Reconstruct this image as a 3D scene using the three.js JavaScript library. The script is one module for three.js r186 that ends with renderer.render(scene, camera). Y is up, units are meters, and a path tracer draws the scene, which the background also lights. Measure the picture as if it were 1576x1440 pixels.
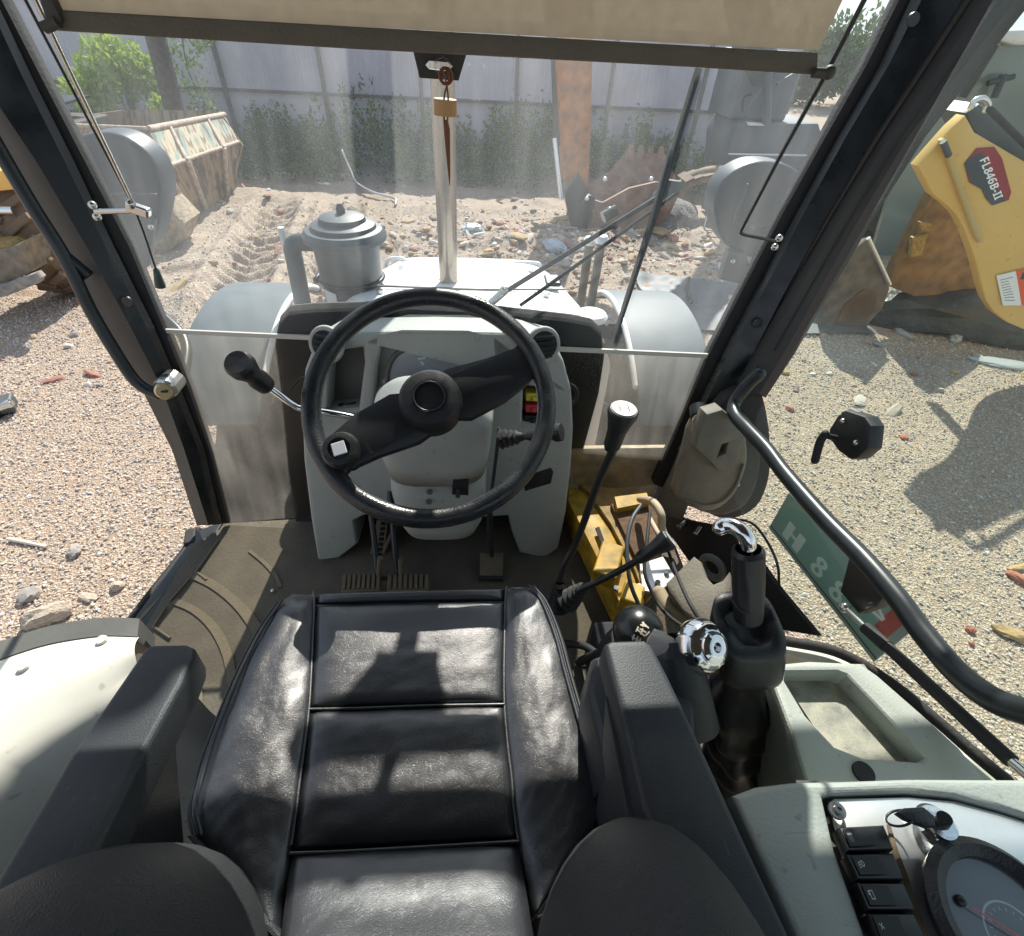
import * as THREE from 'three';
import { RoundedBoxGeometry } from 'three/addons/geometries/RoundedBoxGeometry.js';
import { mergeGeometries, mergeVertices, toCreasedNormals } from 'three/addons/utils/BufferGeometryUtils.js';
import { ImprovedNoise } from 'three/addons/math/ImprovedNoise.js';

// ---------------------------------------------------------------- camera, sky, sun, exposure
const scene = new THREE.Scene();
const camera = new THREE.PerspectiveCamera(87.5, 1024 / 936, 0.02, 600);
camera.position.set(0, 2.3, 0);
camera.rotation.set(-0.73351, -0.09273, 0.05756, 'YXZ');
const SKY = 0.66;
const SUN_EL = 42 * Math.PI / 180, SUN_AZ = 9 * Math.PI / 180;
const sunDir = new THREE.Vector3(Math.sin(SUN_AZ) * Math.cos(SUN_EL), Math.sin(SUN_EL), -Math.cos(SUN_AZ) * Math.cos(SUN_EL));
{ // hazy summer sky: pale at the horizon, light blue overhead, thin veil of cloud, brighter round the sun
  const W = 512, Hh = 256, d = new Float32Array(W * Hh * 4), v = new THREE.Vector3(), pn = new ImprovedNoise();
  for (let j = 0; j < Hh; j++) for (let i = 0; i < W; i++) {
    const th = (1 - (j + 0.5) / Hh) * Math.PI, ph = ((i + 0.5) / W - 0.5) * 2 * Math.PI; v.set(Math.cos(ph) * Math.sin(th), Math.cos(th), Math.sin(ph) * Math.sin(th));
    const e = Math.max(0, v.y), g = Math.pow(1 - e, 2.2), s = Math.max(0, v.dot(sunDir)), glow = 0.55 * Math.pow(s, 6) + 1.6 * Math.pow(s, 60);
    const cl = Math.max(0, 0.5 + pn.noise(v.x * 3, v.y * 6, v.z * 3) + 0.5 * pn.noise(v.x * 7, v.y * 14, v.z * 7)) * 0.22;
    const c = [0.27 + 0.50 * g, 0.38 + 0.43 * g, 0.55 + 0.32 * g], k = (j * W + i) * 4;
    for (let q = 0; q < 3; q++) d[k + q] = (c[q] + glow * [1, 0.96, 0.88][q] + cl) * SKY;
    d[k + 3] = 1;
  }
  const sky = new THREE.DataTexture(d, W, Hh, THREE.RGBAFormat, THREE.FloatType); sky.mapping = THREE.EquirectangularReflectionMapping; sky.magFilter = THREE.LinearFilter; sky.needsUpdate = true;
  scene.background = sky; scene.environment = sky;
}
const sun = new THREE.DirectionalLight(new THREE.Color().setRGB(1, 0.94, 0.84), 5);
sun.position.copy(sunDir).multiplyScalar(60); sun.target.position.set(0, 0, 0);
sun.castShadow = true; sun.shadow.mapSize.set(4096, 4096); sun.shadow.radius = 1;
Object.assign(sun.shadow.camera, { left: -25, right: 25, top: 25, bottom: -25, near: 1, far: 140 });
scene.add(sun, sun.target);

// ---------------------------------------------------------------- helpers
function rng(seed) { let a = seed >>> 0; return () => { a = a + 0x6D2B79F5 | 0; let t = Math.imul(a ^ a >>> 15, 1 | a); t = t + Math.imul(t ^ t >>> 7, 61 | t) ^ t; return ((t ^ t >>> 14) >>> 0) / 4294967296; }; }
const PN = new ImprovedNoise();
const R = rng(7);
const rnd = (a, b, r = R) => a + (b - a) * r();
const clamp = (x, a = 0, b = 1) => Math.min(b, Math.max(a, x));
const lerp = (a, b, t) => a + (b - a) * t;
const sstep = (a, b, x) => { const t = clamp((x - a) / (b - a)); return t * t * (3 - 2 * t); };
const V = (p) => new THREE.Vector3(p[0], p[1], p[2]);
const add = (p, q) => [p[0] + q[0], p[1] + q[1], p[2] + q[2]];
const names = {};
function numbered(name) { const n = names[name] = (names[name] ?? -1) + 1; return n ? `${name}_${String(n).padStart(3, '0')}` : name; }
function tag(o, label, category, group, kind) { if (label) o.userData.label = label; if (category) o.userData.category = category; if (group) o.userData.group = group; if (kind) o.userData.kind = kind; return o; }
function thing(name, label, category, group, pos = [0, 0, 0]) { const g = new THREE.Group(); g.name = numbered(name); g.position.set(...pos); scene.add(g); return tag(g, label, category, group); }
// box-projected uv in metres
function boxUV(g) {
  g = g.index ? g.toNonIndexed() : g;
  const p = g.attributes.position, uv = new Float32Array(p.count * 2), a = new THREE.Vector3(), b = new THREE.Vector3(), c = new THREE.Vector3(), n = new THREE.Vector3();
  for (let i = 0; i < p.count; i += 3) {
    a.fromBufferAttribute(p, i); b.fromBufferAttribute(p, i + 1); c.fromBufferAttribute(p, i + 2);
    n.copy(b).sub(a).cross(c.clone().sub(a)); const x = Math.abs(n.x), y = Math.abs(n.y), z = Math.abs(n.z);
    [a, b, c].forEach((v, k) => { const q = x > y && x > z ? [v.z, v.y] : y > z ? [v.x, v.z] : [v.x, v.y]; uv[(i + k) * 2] = q[0]; uv[(i + k) * 2 + 1] = q[1]; });
  }
  g.setAttribute('uv', new THREE.BufferAttribute(uv, 2)); return g;
}
function clean(g) { g = g.index ? g.toNonIndexed() : g; if (!g.attributes.normal) g.computeVertexNormals(); for (const k of Object.keys(g.attributes)) if (!['position', 'normal', 'uv'].includes(k)) g.deleteAttribute(k); return g; }
function mesh(name, geos, mat, parent = scene, label, keepUV = false) {
  geos = (Array.isArray(geos) ? geos : [geos]).map(clean).map((g) => keepUV ? g : boxUV(g));
  const m = new THREE.Mesh(geos.length > 1 ? mergeGeometries(geos) : geos[0], mat);
  m.name = parent === scene ? numbered(name) : name; m.castShadow = m.receiveShadow = true; parent.add(m); if (label) m.userData.label = label; return m;
}
const rbox = (w, h, d, r = 0.004, s = 2) => new RoundedBoxGeometry(w, h, d, s, Math.min(r, w / 2.01, h / 2.01, d / 2.01));
function at(g, p, rot = [0, 0, 0]) { g.rotateX(rot[0]); g.rotateY(rot[1]); g.rotateZ(rot[2]); g.translate(...p); return g; }
function aim(g, a, b) { // a geometry built along +y from 0, laid from a to b
  const d = V(b).sub(V(a)); g.applyQuaternion(new THREE.Quaternion().setFromUnitVectors(new THREE.Vector3(0, 1, 0), d.clone().normalize())); g.translate(...a); return g;
}
function rod(a, b, r0, r1 = r0, n = 14) { const L = V(b).distanceTo(V(a)); const g = new THREE.CylinderGeometry(r1, r0, L, n); g.translate(0, L / 2, 0); return aim(g, a, b); }
function lath(a, b, prof, n = 28) { const g = new THREE.LatheGeometry(prof.map((q) => new THREE.Vector2(Math.max(q[0], 1e-4), q[1])), n); return aim(toCreasedNormals(g, 0.6), a, b); }
function tube(pts, r, n = 10, seg = 8, tension = 0.5) {
  const c = new THREE.CatmullRomCurve3(pts.map(V), false, 'catmullrom', tension); const g = new THREE.TubeGeometry(c, seg * pts.length, r, n);
  const e0 = new THREE.SphereGeometry(r, n, 6).translate(...pts[0]), e1 = new THREE.SphereGeometry(r, n, 6).translate(...pts[pts.length - 1]);
  return mergeGeometries([g, e0, e1].map(clean));
}
// a flat polygon of 3-D points, given thickness away from the side the vector `face` looks to
function slab(pts, thick, { bevel = 0, holes = [], face = [0, 0.3, 1], seg = 2, smooth = 0 } = {}) {
  const P = pts.map(V), n = new THREE.Vector3(), c = new THREE.Vector3();
  P.forEach((p, i) => { const q = P[(i + 1) % P.length]; n.x += (p.y - q.y) * (p.z + q.z); n.y += (p.z - q.z) * (p.x + q.x); n.z += (p.x - q.x) * (p.y + q.y); c.add(p); });
  c.divideScalar(P.length); n.normalize(); if (n.dot(V(face)) < 0) n.negate();
  const u = Math.abs(n.y) < 0.9 ? new THREE.Vector3(0, 1, 0).cross(n).normalize() : new THREE.Vector3(1, 0, 0).sub(n.clone().multiplyScalar(n.x)).normalize(), v = n.clone().cross(u);
  const to2 = (p) => { const d = V(p).sub(c); return new THREE.Vector2(d.dot(u), d.dot(v)); };
  const ring = (ps) => { let r = ps.map(to2); if (smooth) r = new THREE.CatmullRomCurve3(r.map((q) => new THREE.Vector3(q.x, q.y, 0)), true, 'catmullrom', 0.5).getPoints(r.length * smooth).slice(0, -1).map((q) => new THREE.Vector2(q.x, q.y)); return r; };
  const outer = ring(pts); if (THREE.ShapeUtils.area(outer) < 0) outer.reverse();
  const s = new THREE.Shape(outer); holes.forEach((h) => s.holes.push(new THREE.Path(ring(h))));
  let g = new THREE.ExtrudeGeometry(s, { depth: Math.max(thick - 2 * bevel, 1e-4), bevelEnabled: bevel > 0, bevelThickness: bevel, bevelSize: bevel, bevelOffset: -bevel, bevelSegments: seg, curveSegments: 6 });
  g.translate(0, 0, bevel - thick);
  g.applyMatrix4(new THREE.Matrix4().makeBasis(u, v, n).setPosition(c)); return toCreasedNormals(clean(g), 0.5);
}
// a ribbon between two polylines, pushed back along `off`
function ribbon(A, B, off) {
  const pos = [], uvs = [], n = A.length, a2 = A.map((p) => add(p, off)), b2 = B.map((p) => add(p, off));
  const q = (a, b, c, d) => pos.push(...a, ...b, ...c, ...a, ...c, ...d);
  let run = 0; const wd = V(A[0]).distanceTo(V(B[0]));
  for (let i = 0; i < n - 1; i++) { const l = V(A[i]).distanceTo(V(A[i + 1])); for (let k = 0; k < 4; k++) uvs.push(run, 0, run + l, 0, run + l, wd, run, 0, run + l, wd, run, wd); run += l; q(A[i], A[i + 1], B[i + 1], B[i]); q(b2[i], b2[i + 1], a2[i + 1], a2[i]); q(a2[i], a2[i + 1], A[i + 1], A[i]); q(B[i], B[i + 1], b2[i + 1], b2[i]); }
  q(A[0], B[0], b2[0], a2[0]); q(B[n - 1], A[n - 1], a2[n - 1], b2[n - 1]);
  const g = new THREE.BufferGeometry(); g.setAttribute('position', new THREE.Float32BufferAttribute(pos, 3)); while (uvs.length < pos.length / 3 * 2) uvs.push(0);
  g.setAttribute('uv', new THREE.Float32BufferAttribute(uvs, 2)); g.computeVertexNormals(); return toCreasedNormals(g, 0.4);
}
const curveAt = (pts) => { const c = new THREE.CatmullRomCurve3(pts.map(V), false, 'catmullrom', 0.5); return (t) => c.getPoint(clamp(t)); };
// a stuffed panel between a left and a right edge curve; h(u, v) is its height, rim its drop at the border
function pillow(L, Rr, { bulge = 0.015, skirt = 0.03, nu = 24, nv = 30, up = [0, 1, 0], extra = null, pw = 6, close = [1, 1] } = {}) {
  const cl = curveAt(L), cr = curveAt(Rr), U = V(up), g = new THREE.PlaneGeometry(1, 1, nu + 2, nv + 2), p = g.attributes.position; let k = 0;
  for (let j = 0; j <= nv + 2; j++) for (let i = 0; i <= nu + 2; i++, k++) {
    const u = clamp((i - 1) / nu), v = clamp((j - 1) / nv), q = cl(v).lerp(cr(v), u);
    const fv = v < 0.5 ? (close[0] ? 1 - Math.pow(Math.abs(2 * v - 1), pw) : 1) : (close[1] ? 1 - Math.pow(Math.abs(2 * v - 1), pw) : 1);
    let h = bulge * (1 - Math.pow(Math.abs(2 * u - 1), pw)) * fv; if (extra) h += extra(u, v, q);
    if (i === 0 || i === nu + 2 || j === 0 || j === nv + 2) h -= skirt;
    q.addScaledVector(U, h); p.setXYZ(k, q.x, q.y, q.z);
  }
  g.computeVertexNormals(); const idx = g.index.array; const m = new THREE.Vector3().fromBufferAttribute(g.attributes.normal, Math.floor(p.count / 2));
  if (m.dot(U) < 0) { for (let i = 0; i < idx.length; i += 3) [idx[i], idx[i + 1]] = [idx[i + 1], idx[i]]; g.computeVertexNormals(); }
  return g;
}
function loft(rings, capped = true) { // closed rings of equal length
  const m = rings[0].length, pos = [], idx = [], uv = [];
  rings.forEach((r) => r.forEach((p) => { pos.push(...p); uv.push(0, 0); }));
  for (let j = 0; j < rings.length - 1; j++) for (let i = 0; i < m; i++) { const a = j * m + i, b = j * m + (i + 1) % m; idx.push(a, b, b + m, a, b + m, a + m); }
  if (capped) for (const j of [0, rings.length - 1]) { const c = rings[j].reduce(add, [0, 0, 0]).map((x) => x / m), k = pos.length / 3; pos.push(...c); uv.push(0, 0); for (let i = 0; i < m; i++) { const a = j * m + i, b = j * m + (i + 1) % m; j ? idx.push(a, b, k) : idx.push(b, a, k); } }
  const g = new THREE.BufferGeometry(); g.setAttribute('position', new THREE.Float32BufferAttribute(pos, 3)); g.setAttribute('uv', new THREE.Float32BufferAttribute(uv, 2)); g.setIndex(idx); g.computeVertexNormals(); return g;
}
function quad(a, b, c, d) { // a bottom-left, b bottom-right, c top-right, d top-left, uv 0..1
  const g = new THREE.BufferGeometry(); g.setAttribute('position', new THREE.Float32BufferAttribute([...a, ...b, ...c, ...a, ...c, ...d], 3)); g.setAttribute('uv', new THREE.Float32BufferAttribute([0, 0, 1, 0, 1, 1, 0, 0, 1, 1, 0, 1], 2)); g.computeVertexNormals(); return g;
}
// ---------------------------------------------------------------- textures and materials
function fbm(x, y, oct = 4, z = 0) { let s = 0, a = 0.5, f = 1; for (let i = 0; i < oct; i++) { s += a * PN.noise(x * f, y * f, z + i * 7.3); a *= 0.5; f *= 2.03; } return s; }
// a tileable texture by blending the noise over its border is not needed: mirrored wrap keeps the joint closed
function tex(size, fn, { srgb = false, repeat = 1, ry = null } = {}) {
  const d = new Uint8Array(size * size * 4);
  for (let j = 0; j < size; j++) for (let i = 0; i < size; i++) { const c = fn(i / size, j / size), k = (j * size + i) * 4; if (Array.isArray(c)) { for (let q = 0; q < 3; q++) d[k + q] = clamp(c[q]) * 255; } else d[k] = d[k + 1] = d[k + 2] = clamp(c) * 255; d[k + 3] = 255; }
  const t = new THREE.DataTexture(d, size, size); t.wrapS = t.wrapT = THREE.MirroredRepeatWrapping; t.magFilter = THREE.LinearFilter; t.minFilter = THREE.LinearMipmapLinearFilter; t.generateMipmaps = true; if (srgb) t.colorSpace = THREE.SRGBColorSpace; t.repeat.set(repeat, ry ?? repeat); t.needsUpdate = true; return t;
}
const rep = (t, r, ry) => { const c = t.clone(); c.repeat.set(r, ry ?? r); c.needsUpdate = true; return c; };
const lin = (r, g, b) => new THREE.Color().setRGB(r, g, b);
const T = {};
T.grain = tex(512, (x, y) => 0.5 + 0.9 * fbm(x * 40, y * 40, 3));
T.leather = tex(1024, (x, y) => { // pebbled hide with creases
  const w = fbm(x * 9, y * 9, 2, 3) * 0.06; const a = 1 - Math.abs(fbm((x + w) * 80, (y - w) * 80, 2, 1)) * 3.0; const cr = Math.abs(fbm((x + w) * 9, (y + w) * 14, 3, 9)); return 0.5 * a + 0.18 * Math.min(1, cr * 9) + 0.15; });
T.smudge = tex(512, (x, y) => 0.5 + 0.75 * fbm(x * 5, y * 5, 5, 4));
T.speck = tex(512, (x, y) => { const n = fbm(x * 60, y * 60, 2, 2); return n > 0.22 ? 0 : 1 - 0.35 * clamp(fbm(x * 7, y * 7, 4, 11) + 0.25); });
// colour variation maps multiply the colour: mean close to 1
const tint = (seed, lo, hi, f, grain = 0.06, warm = [1, 1, 1], size = 512) => tex(size, (x, y) => { const n = clamp(0.5 + fbm(x * f, y * f, 5, seed) * 1.1), g = grain * (fbm(x * 90, y * 90, 2, seed + 5)); const k = lerp(lo, hi, n) + g; return [k * lerp(1, warm[0], n), k * lerp(1, warm[1], n), k * lerp(1, warm[2], n)]; });
T.soft = tint(1, 0.86, 1.0, 6, 0.05);
T.dusty = tint(5, 0.62, 1.0, 5, 0.16, [1.0, 0.97, 0.92]);
T.rust = tint(8, 0.35, 1.0, 7, 0.25, [1.0, 0.9, 0.78]);
// marks: thin scratches and small dirt spots, as seen on the painted and plastic parts
T.marked = tex(1024, (x, y) => { let k = 0.96 + 0.10 * fbm(x * 5, y * 5, 4, 21); const sc = Math.abs(fbm(x * 3 + 0.4 * y, y * 34, 2, 31)); if (sc < 0.004 && fbm(x * 9, y * 9, 2, 6) > 0.08) k -= 0.12; const d = fbm(x * 36, y * 30, 3, 14); const g = d > 0.30 ? 0.3 * Math.min(1, (d - 0.30) * 9) : 0; return [k - g * 0.75, k - g * 0.88, k - g]; });
T.scuffed = tex(1024, (x, y) => { let k = 0.55 + 0.25 * fbm(x * 6, y * 6, 5, 41); const sc = Math.abs(fbm(x * 30, y * 4 + 0.5 * x, 2, 51)); if (sc < 0.006 && fbm(x * 8, y * 8, 2, 16) > 0.05) k += 0.45; if (fbm(x * 60, y * 60, 2, 17) > 0.36) k += 0.3; return [k, k * 0.98, k * 0.95]; });
const M = {};
const std = (c, rough, o = {}) => new THREE.MeshStandardMaterial({ color: c, roughness: rough, side: THREE.DoubleSide, ...o });
const phy = (c, rough, o = {}) => new THREE.MeshPhysicalMaterial({ color: c, roughness: rough, side: THREE.DoubleSide, ...o });
M.leather = phy(lin(0.020, 0.022, 0.026), 0.42, { bumpMap: rep(T.leather, 8), bumpScale: 0.00028, ior: 1.65, clearcoat: 0.75, clearcoatRoughness: 0.31 });
M.leatherMatt = phy(lin(0.024, 0.026, 0.029), 0.62, { bumpMap: rep(T.leather, 6), bumpScale: 0.0009 });
M.thread = std(lin(0.05, 0.055, 0.065), 0.6);
M.armrest = std(lin(0.042, 0.05, 0.06), 0.55, { bumpMap: rep(T.grain, 14), bumpScale: 0.0002, map: rep(T.scuffed, 3) });
M.blackPlastic = std(lin(0.026, 0.029, 0.032), 0.42, { bumpMap: rep(T.grain, 12), bumpScale: 0.0003, map: rep(T.scuffed, 4) });
M.blackSoft = std(lin(0.012, 0.013, 0.015), 0.75, { bumpMap: rep(T.grain, 6), bumpScale: 0.0005 });
M.rubber = std(lin(0.014, 0.014, 0.015), 0.7, { bumpMap: rep(T.grain, 4), bumpScale: 0.0006 });
M.wheel = std(lin(0.018, 0.02, 0.022), 0.42, { bumpMap: rep(T.grain, 9), bumpScale: 0.0004, roughnessMap: rep(T.smudge, 4) });
M.wheel.roughness = 0.7;
M.dash = std(lin(0.34, 0.36, 0.34), 0.55, { map: rep(T.marked, 2.2), bumpMap: rep(T.grain, 8), bumpScale: 0.0003 });
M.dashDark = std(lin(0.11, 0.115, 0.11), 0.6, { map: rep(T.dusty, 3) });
M.console = std(lin(0.33, 0.365, 0.335), 0.5, { map: rep(T.marked, 2.2), bumpMap: rep(T.grain, 8), bumpScale: 0.0003 });
M.cream = std(lin(0.66, 0.66, 0.585), 0.42, { map: rep(T.marked, 1.6), bumpMap: rep(T.smudge, 1), bumpScale: 0.002 });
M.paint = phy(lin(0.012, 0.017, 0.021), 0.34, { map: rep(T.dusty, 2), roughnessMap: rep(T.smudge, 2) });
M.paint.roughness = 0.6;
M.paintGrey = std(lin(0.05, 0.05, 0.047), 0.6, { map: rep(T.dusty, 2) });
M.steelDark = std(lin(0.03, 0.038, 0.043), 0.36, { metalness: 0.3, map: rep(T.dusty, 4) });
M.chrome = std(lin(0.75, 0.75, 0.76), 0.12, { metalness: 1 });
M.steel = std(lin(0.55, 0.55, 0.53), 0.35, { metalness: 0.9, roughnessMap: rep(T.smudge, 6) });
M.stain = std(lin(0.78, 0.79, 0.78), 0.28, { metalness: 0.85, map: rep(T.soft, 5) });
M.brass = std(lin(0.5, 0.42, 0.27), 0.35, { metalness: 0.9 });
M.mat = std(lin(0.118, 0.104, 0.08), 0.85, { map: rep(T.dusty, 2.2), bumpMap: rep(T.grain, 3), bumpScale: 0.001 });
M.matRib = std(lin(0.175, 0.15, 0.108), 0.9, { map: rep(T.dusty, 3), bumpMap: rep(T.grain, 3), bumpScale: 0.001 });
M.dirt = std(lin(0.13, 0.11, 0.085), 0.95, { map: rep(T.dusty, 3), bumpMap: rep(T.grain, 3), bumpScale: 0.003 });
M.yellow = std(lin(0.62, 0.40, 0.03), 0.5, { map: rep(T.rust, 4) });
M.wornYellow = std(lin(0.42, 0.30, 0.11), 0.65, { map: rep(T.rust, 5), bumpMap: rep(T.grain, 4), bumpScale: 0.001 });
M.loaderYellow = std(lin(0.74, 0.46, 0.13), 0.45, { map: rep(T.marked, 0.7) });
M.rustBrown = std(lin(0.17, 0.105, 0.065), 0.8, { map: rep(T.rust, 0.8), bumpMap: rep(T.grain, 1), bumpScale: 0.004 });
M.rustOrange = std(lin(0.50, 0.22, 0.085), 0.75, { map: rep(T.rust, 0.9) });
M.white = std(lin(0.74, 0.75, 0.74), 0.45, { map: rep(T.marked, 0.9) });
M.greyPaint = std(lin(0.08, 0.098, 0.11), 0.5, { map: rep(T.dusty, 1.5) });
M.tyre = std(lin(0.035, 0.034, 0.033), 0.85, { map: rep(T.dusty, 1.2), bumpMap: rep(T.grain, 1.5), bumpScale: 0.003 });
M.tyreDust = std(lin(0.20, 0.145, 0.10), 0.95, { map: rep(T.dusty, 1.2), bumpMap: rep(T.grain, 1.5), bumpScale: 0.003 });
M.wood = std(lin(0.42, 0.25, 0.11), 0.55, { map: rep(T.soft, 30) });
M.cord = std(lin(0.16, 0.06, 0.03), 0.85);
M.fabric = phy(lin(0.62, 0.56, 0.46), 0.62, { transmission: 0.55, thickness: 0, map: rep(tex(256, (x, y) => 0.86 + 0.14 * Math.sin(x * 128 * Math.PI) * Math.sin(y * 128 * Math.PI) + 0.1 * fbm(x * 6, y * 6, 3, 2)), 12) });
M.fabricHem = std(lin(0.115, 0.105, 0.085), 0.8, { map: rep(T.soft, 5), bumpMap: rep(T.grain, 6), bumpScale: 0.0008 });
// glass: dust and wiper smears roughen it in streaks
const dustMap = tex(1024, (x, y) => { const st = fbm(x * 30, y * 3.2, 4, 3), sp = fbm(x * 150, y * 140, 2, 5) > 0.40 ? 0.2 : 0; return clamp(0.55 + 0.22 * st + sp + 0.35 * fbm(x * 4, y * 4, 4, 8)); });
M.screen = phy(lin(0.935, 0.96, 0.97), 0.315, { transmission: 1, thickness: 0, roughnessMap: rep(dustMap, 0.7), specularIntensity: 0.35 });
M.screenLow = phy(lin(0.85, 0.84, 0.81), 0.42, { transmission: 1, thickness: 0, roughnessMap: rep(dustMap, 1.1), specularIntensity: 0.3 });
M.sideGlass = phy(lin(0.90, 0.958, 0.925), 0.22, { transmission: 1, thickness: 0, roughnessMap: rep(dustMap, 0.9), specularIntensity: 0.35 });
M.clear = phy(lin(0.8, 0.83, 0.85), 0.06, { transmission: 1, thickness: 0 });
M.lens = phy(lin(0.30, 0.33, 0.36), 0.08, { specularIntensity: 1 });

// ---------------------------------------------------------------- the yard: ground, gravel, fence, plants
function groundH(x, z) {
  let h = 0.02 * fbm(x * 0.8, z * 0.8, 3, 2);
  const band = sstep(-4.3, -5.6, z) * sstep(-11.5, -9, z);
  h += band * (0.16 * fbm(x * 0.8, z * 1.1, 4, 6) + 0.12 * Math.max(0, fbm(x * 2.2, z * 2.6, 4, 3)) + 0.03 * fbm(x * 9, z * 9, 2, 4));
  h += 0.16 * Math.exp(-(((x - 0.6) / 2.2) ** 2 + ((z + 7.4) / 0.9) ** 2)) * (0.6 + fbm(x * 1.8, z * 1.8, 3, 1));
  // two wheel tracks with lug prints
  for (const [ox, w] of [[-2.75, 0.28], [-1.7, 0.26]]) {
    const cx = ox + (z + 6) * 0.16, d = Math.abs(x - cx); if (d < 0.6 && z < -4.4 && z > -9.5) {
      const k = sstep(w + 0.14, w - 0.06, d) * sstep(-4.4, -5.2, z) * sstep(-9.5, -8.7, z);
      h += k * (-0.07 + 0.05 * Math.sin((z * 1.0 + d * 0.9) * 26)) + 0.08 * Math.exp(-(((d - w - 0.12) / 0.09) ** 2)) * sstep(-4.4, -5.2, z) * sstep(-9.5, -8.7, z);
    }
  }
  return h;
}
{
  const N = 560, g = new THREE.PlaneGeometry(2, 2, N, N); g.rotateX(-Math.PI / 2); const p = g.attributes.position, uv = g.attributes.uv;
  const warp = (t) => 9 * t + 291 * Math.sign(t) * Math.pow(Math.abs(t), 7);
  for (let i = 0; i < p.count; i++) { const x = warp(p.getX(i)), z = -4.5 + warp(p.getZ(i)); p.setXYZ(i, x, groundH(x, z), z); uv.setXY(i, x, z); }
  g.computeVertexNormals();
  const r2 = rng(3), peb = []; for (let i = 0; i < 7500; i++) peb.push([r2(), r2(), rnd(0.003, 0.009, r2), rnd(0.72, 1.08, r2), r2()]);
  const S = 1024, hgt = new Float32Array(S * S), col = new Float32Array(S * S).fill(0.62), hue = new Float32Array(S * S);
  for (const [cx, cy, rr, k, hu] of peb) { const R2 = Math.ceil(rr * S), X = Math.floor(cx * S), Yc = Math.floor(cy * S); for (let a = -R2; a <= R2; a++) for (let b = -R2; b <= R2; b++) { const dd = (a * a + b * b) / (R2 * R2); if (dd > 1) continue; const q = ((Yc + b + S) % S) * S + (X + a + S) % S, hh = Math.sqrt(1 - dd) * rr * 90; if (hh > hgt[q]) { hgt[q] = hh; col[q] = k; hue[q] = hu; } } }
  const gcol = tex(S, (x, y) => { const q = Math.floor(y * S) * S + Math.floor(x * S), n = 0.95 + 0.25 * fbm(x * 8, y * 8, 4, 2), k = col[q] * n * 0.92; return [k, k * lerp(0.90, 1.02, hue[q]), k * lerp(0.80, 1.02, hue[q])]; });
  const gh = tex(S, (x, y) => hgt[Math.floor(y * S) * S + Math.floor(x * S)] * 0.9 + 0.05);
  for (const t of [gcol, gh]) { t.wrapS = t.wrapT = THREE.RepeatWrapping; t.repeat.set(1.1, 1.1); }
  const gm = std(lin(0.50, 0.415, 0.34), 0.95, { map: gcol, bumpMap: gh, bumpScale: 0.010 });
  const ground = new THREE.Mesh(g, gm); ground.name = 'ground'; ground.receiveShadow = true; scene.add(ground);
  tag(ground, 'pale pinkish gravel and dirt yard with wheel tracks', 'ground', null, 'structure');
}
{ // loose stones near the machine: one mass, nobody could count it
  const g = new THREE.IcosahedronGeometry(1, 0), n = 110000, im = new THREE.InstancedMesh(g, std(lin(1, 1, 1), 0.9), n), m = new THREE.Matrix4(), q = new THREE.Quaternion(), e = new THREE.Euler(), c = new THREE.Color(), r3 = rng(11);
  for (let i = 0; i < n; i++) {
    const left = r3() < 0.56, far = r3() < 0.12; let x, z;
    if (far) { x = rnd(-5.5, 6.5, r3); z = rnd(-9, -3.5, r3); } else if (left) { x = -0.95 - 4.2 * Math.pow(r3(), 1.15); z = rnd(-5.2, -0.2, r3); } else { x = 0.85 + 5.2 * r3(); z = rnd(-4.8, -0.2, r3); }
    const s = (0.0036 + 0.0085 * Math.pow(r3(), 3)) * (far ? 1.2 : 1);
    m.compose(new THREE.Vector3(x, groundH(x, z) + s * 0.25, z), q.setFromEuler(e.set(r3() * 6, r3() * 6, r3() * 6)), new THREE.Vector3(s * rnd(0.8, 1.5, r3), s * rnd(0.5, 0.8, r3), s));
    im.setMatrixAt(i, m); const k = rnd(0.32, 0.58, r3), w = r3(); im.setColorAt(i, c.setRGB(k, k * lerp(0.80, 0.97, w), k * lerp(0.64, 0.93, w)));
  }
  im.name = 'gravel'; im.castShadow = im.receiveShadow = true; scene.add(im); tag(im, 'loose pale gravel chips scattered over the yard ground', 'gravel', null, 'stuff');
}
function rock(name, label, cat, p, s, mat, seed, group) {
  const g = mergeVertices(new THREE.IcosahedronGeometry(1, 3).deleteAttribute('uv').deleteAttribute('normal')), a = g.attributes.position;
  for (let i = 0; i < a.count; i++) { const v = new THREE.Vector3().fromBufferAttribute(a, i), k = 1 + 0.55 * fbm(v.x * 1.6 + seed, v.y * 1.6, 3, v.z * 1.6 + seed) + 0.12 * PN.noise(v.x * 7, v.y * 7, v.z * 7 + seed); v.multiplyScalar(k); a.setXYZ(i, v.x * s[0], v.y * s[1], v.z * s[2]); }
  g.computeVertexNormals(); g.rotateY(seed); const m = mesh(name, toCreasedNormals(g, 0.5), mat); m.position.set(p[0], groundH(p[0], p[2]) + s[1] * 0.55, p[2]); return tag(m, label, cat, group);
}
M.rock = std(lin(0.50, 0.45, 0.39), 0.9, { map: rep(T.rust, 4), bumpMap: rep(T.grain, 3), bumpScale: 0.004 });
M.rockGrey = std(lin(0.33, 0.31, 0.29), 0.9, { map: rep(T.dusty, 4) });
M.brick = std(lin(0.42, 0.16, 0.11), 0.9, { map: rep(T.dusty, 4) });
M.splinter = std(lin(0.46, 0.33, 0.17), 0.85, { map: rep(T.rust, 4) });
rock('rock', 'large pale craggy rock lying on the gravel at the lower left', 'rock', [-2.152, 0.02, -1.433], [0.055, 0.055, 0.10], M.rock, 2.1);
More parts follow.
